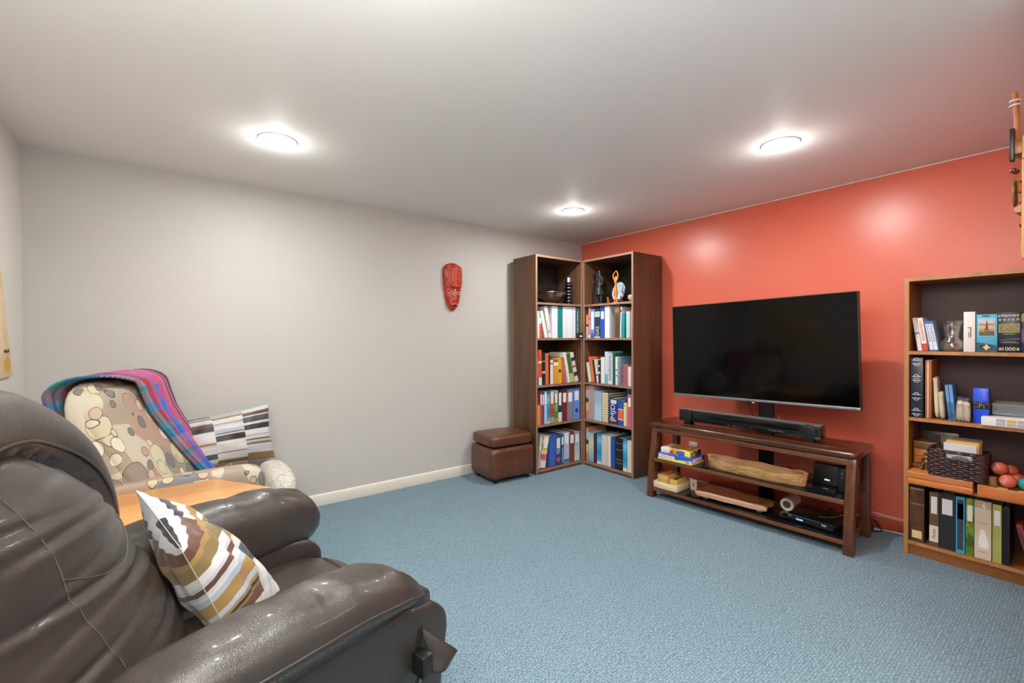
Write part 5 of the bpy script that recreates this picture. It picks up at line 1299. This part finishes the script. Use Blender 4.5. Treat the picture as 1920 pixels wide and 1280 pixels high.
t = NT('hill_photo'); v = t.coord(); n = t.noise(v, 60, 4, .65); t.base(t.ramp(n.outputs[0], [(.3, lin('#3f5a2a')), (.45, lin('#8a9a4a')), (.52, lin('#6a4a36')), (.62, lin('#b09878')), (.75, lin('#7a8a3a'))])).set(.35); M['hill_photo'] = t.m
MB().box((-.036, -.0007, .101), (.036, .0004, .146)).build('photo_border', col('#b4cc6a', .35), pe)
MB().box((-.0345, -.0012, .1025), (.0345, .0004, .1445)).build('photo', 'hill_photo', pe)
mb = MB(); mb.prism([(-.036, .062), (.038, .069), (.038, .071), (-.036, .0632)], -.0007, .0004, 'y'); mb.build('curved_line', col('#8fb8e0', .35), pe)
mb = MB(); mb.box((-.020, -.0007, .092), (.020, .0004, .0945)); mb.box((-.022, -.0007, .054), (.024, .0004, .0562)); mb.box((-.030, -.0007, .0485), (.034, .0004, .0505)); mb.build('small_print', col('#9aa4a8', .4), pe)
text('1000', .02, 'paper_white', pe, face_front(.000, -.0006, .018), .0004, 'lettering', width=.044, height=.017)
MB().box((-.036, -.0007, .010), (-.025, .0004, .024)).build('pink_square', col('#d49aac', .35), pe)
MB().prism([(.026, .010), (.032, .010), (.037, .017), (.032, .024), (.026, .024)], -.0007, .0004, 'y').build('green_piece', col('#a4d06a', .35), pe)
p3 = bt('jigsaw_box', 'jigsaw box with green and violet edge at the right end of the top shelf', 'game box', .480, .05, Z1)
MB().box((-.038, 0, 0), (.038, .06, .196)).build('box', col('#2a4fb0', .35), p3, bevel=.001); MB().box((-.0382, -.0007, .155), (.038, .0004, .196)).build('green_band', col('#b4cc5a', .35), p3); MB().box((-.0382, -.0007, .05), (.038, .0004, .12)).build('violet_band', col('#7a5aa8', .35), p3)

# second shelf
al = bt('photo_album', 'tall dark navy album with four silver ornaments on its spine', 'album', .051, .015, Z2)
MB().box((-.029, .002, 0), (.029, .25, .342)).build('cover', col('#1d2a38', .35), al, bevel=.003)
for z in (.030, .120, .222, .316):
    for s in (-1, 1):
        mb = MB(); zc = z+s*.010; mb.box((-.019, -.0004, zc-.002), (.019, .003, zc+.002))
        mb.tube([(.010*math.cos(a), .0008, zc+s*.002+s*.010*math.sin(a)) for a in [i*math.pi/10 for i in range(11)]], .0022, 5)
        mb.build('spine_ornament', 'pale_silver', al)
MB().box((-.013, -.0004, .2205), (.013, .003, .2235)).build('title_bar', 'pale_silver', al)
for i, (x, c, W) in enumerate(((.0865, '#b07048', .006), (.0940, '#e8c0a0', .0075), (.1030, '#a8652f', .009))):
    o = bt('file_folder', ['thin brown file folder beside the navy album', 'pale peach file folder between two brown ones', 'wide orange brown file folder on the second shelf'][i], 'folder', x, .03, Z2, 0, 'file folders on the second shelf')
    MB().box((0, 0, 0), (W, .20, .325)).build('folder_body', col(c, .6), o, bevel=.0008); MB().box((W*.2, .002, .3245), (W*.8, .19, .328)).build('paper_edge', 'paper', o)
def envelope(label, x, y, W, D, h, c, lean):
    o = thing('paper_envelope', label, 'envelope', local_to_world('B', (x, y, Z2)), R(-90), 'paper envelopes on the second shelf'); o.rotation_euler = (0, lean, R(-90)+R(4))
    cushion_box((0, 0, 0), (W, D, h), 6, (6, 8, 8)).build('envelope_body', col(c, .75), o, smooth=True)
    MB().prism([(.0, h*.98), (W*.98, h*.98), (W*.5, h*.72)], -.0016, .0006, 'y').build('flap', col('#cfc6ac', .75), o); return o
envelope('tall cream paper envelope leaning on the second shelf', .1225, .045, .022, .15, .232, '#d8d0b4', -.04)
envelope('short cream paper envelope in front of the tall one', .1465, .035, .022, .12, .152, '#cfc6ac', -.06)
slim('disc_case', 'left of two sky blue disc cases on the second shelf', .1790, .05, Z2, .0135, .14, .192, -.016, col('#5a8ec4', .3), col('#6a9ed4', .3), [('p', '#3a6ea8', .0, .5), ('g', '#c4dcee', .04, .18)], group='sky blue disc cases on the second shelf')
slim('disc_case', 'right of two sky blue disc cases on the second shelf', .1940, .05, Z2, .0150, .14, .194, -.016, col('#4a7eb8', .3), col('#6a9ed4', .3), [('p', '#3a6ea8', .0, .5), ('g', '#c4dcee', .04, .18)], group='sky blue disc cases on the second shelf')
t = NT('crinkled_bag'); v = t.coord(); n = t.noise(v, 55, 3, .6); t.base(t.mix(n.outputs[0], lin('#c9bea8'), lin('#efebe2'))).set(.18, 0, .6, normal=t.bump(n.outputs[0], .01, .8)); M['crinkled_bag'] = t.m
for i, (x, y, W, h, lb) in enumerate(((.2255, .035, .017, .112, 'left clear bag of paper packets on the second shelf'), (.2525, .028, .0165, .108, 'right clear bag of paper packets on the second shelf'))):
    o = bt('paper_packet_bag', lb, 'bag', x, y, Z2, R(6*i), 'clear bags of paper packets')
    MB().puff((10, 10, 12), 4, lambda a, b, c, W=W, h=h: (W*a*(1-.15*max(0, c)), .03+.03*b, h/2+h/2*c+.004*math.sin(a*9))).build('paper_packets', 'crinkled_bag', o, smooth=True)
    MB().puff((10, 10, 8), 2.2, lambda a, b, c, W=W, h=h: (W*.8*a+.003*math.sin(b*12), .035+.025*b, h+.012+.012*c+.004*math.sin(a*11))).build('bag_top', 'clear_plastic', o, smooth=True)
    mb = MB()
    for k in range(-3, 4): mb.box((W*.26*k-.0006, -.0012, .006), (W*.26*k+.0006, .004, h*.86))
    mb.build('packet_edges', col('#a89a80', .7), o)
bb = bt('gift_box', 'upright bright blue box with a black patterned band', 'box', .303, .055, Z2)
MB().box((-.029, 0, 0), (.029, .06, .185)).build('box', col('#1f52e0', .3), bb, bevel=.002); MB().box((-.0294, -.0008, .074), (.0294, .061, .112)).build('band', col('#14181c', .3), bb)
mb = MB()
for x0, z0, x1, z1 in ((-.026, .084, -.004, .084), (-.026, .104, -.010, .104), (-.004, .084, -.004, .110), (-.010, .095, .012, .095), (.012, .078, .012, .095), (.016, .104, .028, .104), (.004, .100, .004, .110)):
    mb.box((min(x0, x1)-.0007, -.0014, min(z0, z1)-.0007), (max(x0, x1)+.0007, -.0004, max(z0, z1)+.0007))
mb.build('band_lines', col('#c8c8b4', .4), bb)
wg = bt('flat_white_box', 'flat white box with grey and yellow squares on the second shelf', 'box', .410, -.012, Z2)
MB().box((-.098, 0, 0), (.098, .12, .042)).build('box', col('#eeeeec', .35), wg, bevel=.001)
for i in range(4):
    for j in range(2): MB().box((-.045+i*.037, -.0007, .003+j*.020), (-.012+i*.037, .0004, .020+j*.0195)).build('square', col('#e0c23a' if (i, j) == (1, 1) else '#b4bcc4', .35), wg)
ct = bt('clear_plastic_tray', 'clear plastic tray with a dark blue card behind the flat white box', 'tray', .424, .125, Z2)
MB().box((-.08, .004, 0), (.08, .14, .062)).build('blue_card', col('#2b4a78', .5), ct)
mb = MB(); mb.box((-.088, 0, .0), (.088, .002, .100)); mb.box((-.088, .15, 0), (.088, .152, .10)); mb.box((-.088, .002, 0), (-.086, .15, .1)); mb.box((.086, .002, 0), (.088, .15, .1)); mb.build('tray_wall', 'clear_plastic', ct)
MB().tube([(-.09, -.001, .102), (.09, -.001, .102), (.09, .153, .102), (-.09, .153, .102), (-.09, -.001, .102)], .003, 6).build('rim', 'clear_plastic', ct)

# third shelf: folding cases, basket, chest and balls
fc = bt('folding_wood_case', 'orange wooden folding game case jutting out of the third shelf', 'wooden case', .160, -.065, Z3)
MB().box((-.132, 0, 0), (.130, .21, .032)).build('lower_half', 'orange_wood', fc, bevel=.004); MB().box((-.132, 0, .0325), (.130, .21, .068)).build('upper_half', 'orange_wood', fc, bevel=.004)
MB().box((-.128, -.0006, .0555), (.126, .002, .0575)).build('metal_trim', 'silver', fc)
fb = bt('chequered_wood_case', 'wooden game case with inlaid pale squares at the right of the third shelf', 'wooden case', .412, -.060, Z3)
MB().box((-.108, 0, 0), (.105, .22, .060)).build('case', 'orange_wood', fb, bevel=.003)
for i in range(6):
    MB().box((-.106+i*.035, .001, .0595), (-.073+i*.035, .030, .0612)).build('inlay_square', 'gold_wood' if i % 2 == 0 else 'slab_wood', fb)
    MB().box((-.106+i*.035, .032, .0595), (-.073+i*.035, .062, .0612)).build('inlay_square', 'gold_wood' if i % 2 else 'slab_wood', fb)
ZC = Z3+.0684
bk_ = bt('wicker_basket', 'dark brown woven wicker basket on the wooden folding case', 'basket', .226, .0, ZC)
t = NT('wicker'); v = t.coord(); n = t.noise(v, 90, 3); t.base(t.ramp(n.outputs[0], [(.35, lin('#2a1a1a')), (.6, lin('#4a3230')), (.8, lin('#7a5a54'))])).set(.3); M['wicker'] = t.m
BW, BD, BH = .105, .062, .142
mb = MB()
def weave_ring(z, ph, r=.0062, gap=None):
    pts = []
    n = 76; per = []
    for i in range(n):
        q = i/n*4
        if q < 1: x, y = -BW+2*BW*q, -BD
        elif q < 2: x, y = BW, -BD+2*BD*(q-1)
        elif q < 3: x, y = BW-2*BW*(q-2), BD
        else: x, y = -BW, BD-2*BD*(q-3)
        k = .0042*math.sin(i*math.pi/2+ph*math.pi)
        nx, ny = (0, -1) if q < 1 else (1, 0) if q < 2 else (0, 1) if q < 3 else (-1, 0)
        fl = 1+.05*z/BH
        pts.append(Vector((x*fl+nx*k, y*fl+ny*k, z+.0012*math.sin(i*1.3+ph))))
    runs = [[]]
    for p in pts+[pts[0]]:
        if gap and p.y < -BD*.9 and gap[0] < p.x < gap[1]: runs.append([]); continue
        runs[-1].append(p)
    for r_ in runs:
        if len(r_) > 1: mb.tube(r_, r, 6)
for k in range(12):
    z = .006+k*.0118
    weave_ring(z, k % 2, .0064, (-.036, .052) if k in (9, 10) else None)
wk = mb.build('weave', 'wicker', bk_, smooth=True); wk['kind'] = 'stuff'
MB().box((-BW+.004, -BD+.004, 0), (BW-.004, BD-.004, .004)).build('basket_floor', 'wicker', bk_)
mb = MB(); mb.tube([(-BW*1.05, -BD*1.05, BH), (BW*1.05, -BD*1.05, BH), (BW*1.05, BD*1.05, BH), (-BW*1.05, BD*1.05, BH), (-BW*1.05, -BD*1.05, BH)], .006, 8); mb.build('rim', 'wicker', bk_, smooth=True)
for i, (x, y, w_, h, c, lb) in enumerate(((.008, -.040, .125, .178, '#c8ced4', 'grey blue booklet standing at the front of the wicker basket'), (.016, -.026, .125, .190, '#d8b04a', 'yellow booklet standing in the wicker basket'), (.022, -.012, .128, .196, '#8a5a34', 'brown booklet standing in the wicker basket'), (.024, .002, .128, .205, '#3a3a3c', 'dark booklet at the back of the wicker basket'))):
    o = bt('booklet', lb, 'book', .226+x, y, ZC+.0044, 0, 'booklets in the wicker basket')
    o.rotation_euler = (R(-6), 0, R(-90)); 
    MB().box((-w_/2, 0, 0), (w_/2, .0016, h)).build('cover', col(c, .5), o); MB().box((-w_/2+.002, .0016, .002), (w_/2-.002, .008, h-.002)).build('pages', 'paper_white', o); MB().box((-w_/2, .008, 0), (w_/2, .0096, h)).build('cover', col(c, .5), o)
wc = bt('picture_card', 'white card with a grey oval showing through the basket handle', 'card', .234, -.047, ZC+.0044)
MB().box((-.046, 0, .085), (.046, .002, .150)).build('card_body', col('#d8dde4', .4), wc); MB().box((-.046, 0, 0), (.046, .002, .086)).build('card_lower', col('#d8dde4', .4), wc)
MB().lathe([(0, 0), (.036, 0), (.036, .001), (0, .001)], 28, tf=Matrix.Translation((.006, -.0001, .098)) @ Matrix.Rotation(R(90), 4, 'X') @ Matrix.Diagonal((1, .52, 1, 1))).build('grey_oval', col('#7a828c', .4), wc)
ch = bt('small_wooden_chest', 'small wooden chest of drawers behind the bronze figurine', 'chest', .069, .07, ZC)
MB().box((-.045, 0, .0), (.062, .10, .022)).build('plinth', 'warm_wood_flat', ch, bevel=.001); MB().box((-.042, .012, .022), (.058, .10, .150)).build('carcass', 'warm_wood_flat', ch, bevel=.002)
for k in range(3):
    d_ = MB().box((-.036, .006, .028+k*.040), (.050, .013, .064+k*.040)).build('drawer', 'orange_wood' if k < 2 else 'slab_wood', ch, bevel=.001)
    MB().ball((.007, .002, .046+k*.040), .005, 10, 6).build('knob', 'brass', d_, smooth=True)
pf = bt('framed_picture', 'dark wooden frame with a pale print behind the wicker basket', 'picture frame', .125, .20, ZC)
MB().box((-.075, 0, 0), (.075, .012, .20)).build('frame', 'cherry_wood', pf, bevel=.002); MB().box((-.058, -.001, .02), (.0, .001, .18)).build('print', col('#2a3038', .4), pf); MB().box((.0, -.0012, .02), (.058, .001, .18)).build('print', col('#8a7a5a', .4), pf)
fg = bt('bronze_figurine', 'small bronze figurine of a seated musician beside the wicker basket', 'figurine', .092, .035, ZC)
N_ = [(0, 0, .048, .014), (0, 0, .068, .012), (.001, -.001, .083, .006), (.001, -.002, .096, .009), (-.014, -.012, .042, .008), (-.016, -.018, .012, .006), (-.018, -.028, .008, .006), (.012, -.014, .042, .008), (.014, -.018, .012, .006), (.015, -.028, .008, .006), (-.015, -.002, .070, .006), (-.018, -.016, .056, .005), (-.002, -.026, .060, .004), (.015, -.002, .070, .006), (.020, -.014, .066, .005), (.024, -.024, .082, .004)]
skin_figure('body', 'bronze', fg, N_, [(0, 1), (1, 2), (2, 3), (0, 4), (4, 5), (5, 6), (0, 7), (7, 8), (8, 9), (1, 10), (10, 11), (11, 12), (1, 13), (13, 14), (14, 15)])
MB().lathe([(0, 0), (.026, 0), (.025, .008), (.018, .010), (.016, .038), (0, .038)], 16).build('seat_base', 'bronze', fg, smooth='auto')
def ball(label, x, y, z, c, emblem=True, r=.0325):
    o = bt('bocce_ball', label, 'ball', x, y, z, 0, 'bocce balls on the chequered case')
    MB().ball((0, 0, r), r, 28, 18).build('ball_body', plain('ball_'+c[1:], c, .35), o, smooth=True)
    if emblem:
        mb = MB(); tf = Matrix.Rotation(R(-25), 4, 'Z')
        mb.tube([tf @ Vector((.0085*math.cos(a), -r*.972, r+.0085*math.sin(a))) for a in [i*math.pi/10 for i in range(21)]], .0010, 5, False)
        mb.tube([tf @ Vector((-.003, -r*1.0, r+.003)), tf @ Vector((0, -r*1.005, r-.003)), tf @ Vector((.003, -r*1.0, r+.003))], .0010, 5)
        mb.build('emblem', 'paper_white', o)
    return o
ZB = Z3+.0615
ball('coral ball with a white emblem resting at the front of the chequered case', .408, -.022, ZB, '#d8705a')
ball('coral ball with a white emblem stacked above the others', .376, .022, ZB+.049, '#cc664e')
ball('plain dark orange ball at the back of the ball pile', .411, .055, ZB+.036, '#a84a26', False)
ball('dark orange ball half hidden between the coral balls', .438, .042, ZB, '#a84a26', False)
ball('teal ball at the right end of the third shelf', .474, -.022, ZB, '#1f9f98', False)
ball('dark orange ball underneath the stacked coral ball', .382, .088, ZB, '#b2542f', False)
ck = bt('cork_block', 'small round cork block beside the wicker basket', 'cork', .3535, -.005, ZB)
MB().lathe([(0, 0), (.0165, 0), (.017, .02), (.0165, .040), (0, .040)], 20).build('cork_body', plain('cork', '#a8845a', .8), ck, smooth='auto')

# bottom shelf albums and binders
def fat(label, x0, x1, h, colr, decor, name='ring_binder', cat='binder', D=.24, y=.015):
    o = bt(name, label, cat, x0, y, Z4, 0, 'binders on the bottom shelf of the shorter bookcase'); W = x1-x0
    mt = M[colr] if colr in M else (M['picture_'+colr] if 'picture_'+colr in M else col(colr, .45))
    mb = MB(); mb.box((0, 0, 0), (W, .003, h)); mb.box((0, .003, 0), (.003, D, h)); mb.box((W-.003, .003, 0), (W, D, h)); mb.build('cover', mt, o)
    MB().box((.003, .003, .012), (W-.003, D-.012, h-.012)).build('pages', 'paper', o)
    decorate(o, W, h, decor); return o
t = NT('album_leather'); v = t.coord(); n = t.noise(v, 16, 4); t.base(t.ramp(n.outputs[0], [(.3, lin('#3a2010')), (.6, lin('#5e3a1e')), (.8, lin('#2e1a0e'))])).set(.35); M['album_leather'] = t.m
fat('thick old brown album with a yellow paper square at its foot', .024, .086, .310, 'album_leather', [('p', '#8a7458', .68, .70), ('p', '#6a5038', .45, .46), ('p', '#9a8a6a', .95, .98), ('q', '#e0d090', .06, .20)], 'photo_album', 'album')
o = fat('brown binder with white labels marked photos', .108, .146, .300, '#6a4a34', [('l', '#eceef0', .60, .92), ('p', '#ddd6c4', .08, .38)])
text('Photos', .02, col('#2a2a2a', .5), o, face_front(.019, -.0009, .070, True), .0003, 'lettering', width=.052, height=.014)
fat('black binder with a framed white label on the bottom shelf', .149, .212, .306, '#22262c', [('l', '#e6eaec', .62, .90)])
fat('blue framed dark binder with a label on the bottom shelf', .215, .250, .304, '#2f9fd0', [('q', '#39404a', .06, .95), ('l', '#e6eef2', .60, .88)])
pic('grass', [(0, '#6a8a1e'), (.3, '#2e4a12'), (.45, '#8aa832'), (.6, '#3a5216'), (.8, '#9ab04a'), (1, '#5a7a2a')], 45, 1.0)
fat('green leaf patterned binder with a white label on the bottom shelf', .254, .283, .306, 'grass', [('l', '#e8eef0', .60, .88)])
o = fat('cream binder with a torn white paper stuck on its spine', .286, .348, .306, '#d8ccb4', [('p', '#b4a486', .87, 1)])
MB().prism([(.018, .060), (.048, .055), (.054, .075), (.046, .120), (.036, .155), (.024, .155), (.014, .085)], -.0012, .0005, 'y').build('torn_paper', 'paper_white', o)
MB().prism([(.026, .270), (.045, .270), (.034, .300)], -.0010, .0005, 'y').build('torn_corner', col('#ded6c8', .6), o)
mb = MB(); mb.box((.012, -.0009, .188), (.052, .0005, .1892)); mb.box((.012, -.0009, .036), (.050, .0005, .0372)); mb.build('printed_line', col('#4a463e', .5), o)
fat('light green binder with a white label on the bottom shelf', .352, .384, .300, '#a8ac5a', [('l', '#e9eef0', .64, .90)])
o = fat('black comb bound book at the right of the bottom shelf', .388, .412, .296, '#16181a', [], 'comb_bound_book', 'book', .20)
mb = MB()
for k in range(26): mb.box((.008, -.003, .012+k*.0106), (.016, .001, .018+k*.0106))
mb.build('comb', 'black_plastic', o)['kind'] = 'stuff'
o = thing('red_case', 'dusty red case leaning at the right end of the bottom shelf', 'case', local_to_world('B', (.474, .05, Z4)), R(-90)); o.rotation_euler = (0, math.atan2(-.045, .21), R(-90))
MB().box((0, 0, 0), (.022, .16, .215)).build('case_body', col('#9a4038', .5), o, bevel=.002)
mb = MB()
for k in range(16): mb.box((.006, -.0016, .02+k*.0115), (.012, .0006, .027+k*.0115))
mb.build('zip', col('#3a1c1a', .5), o)['kind'] = 'stuff'
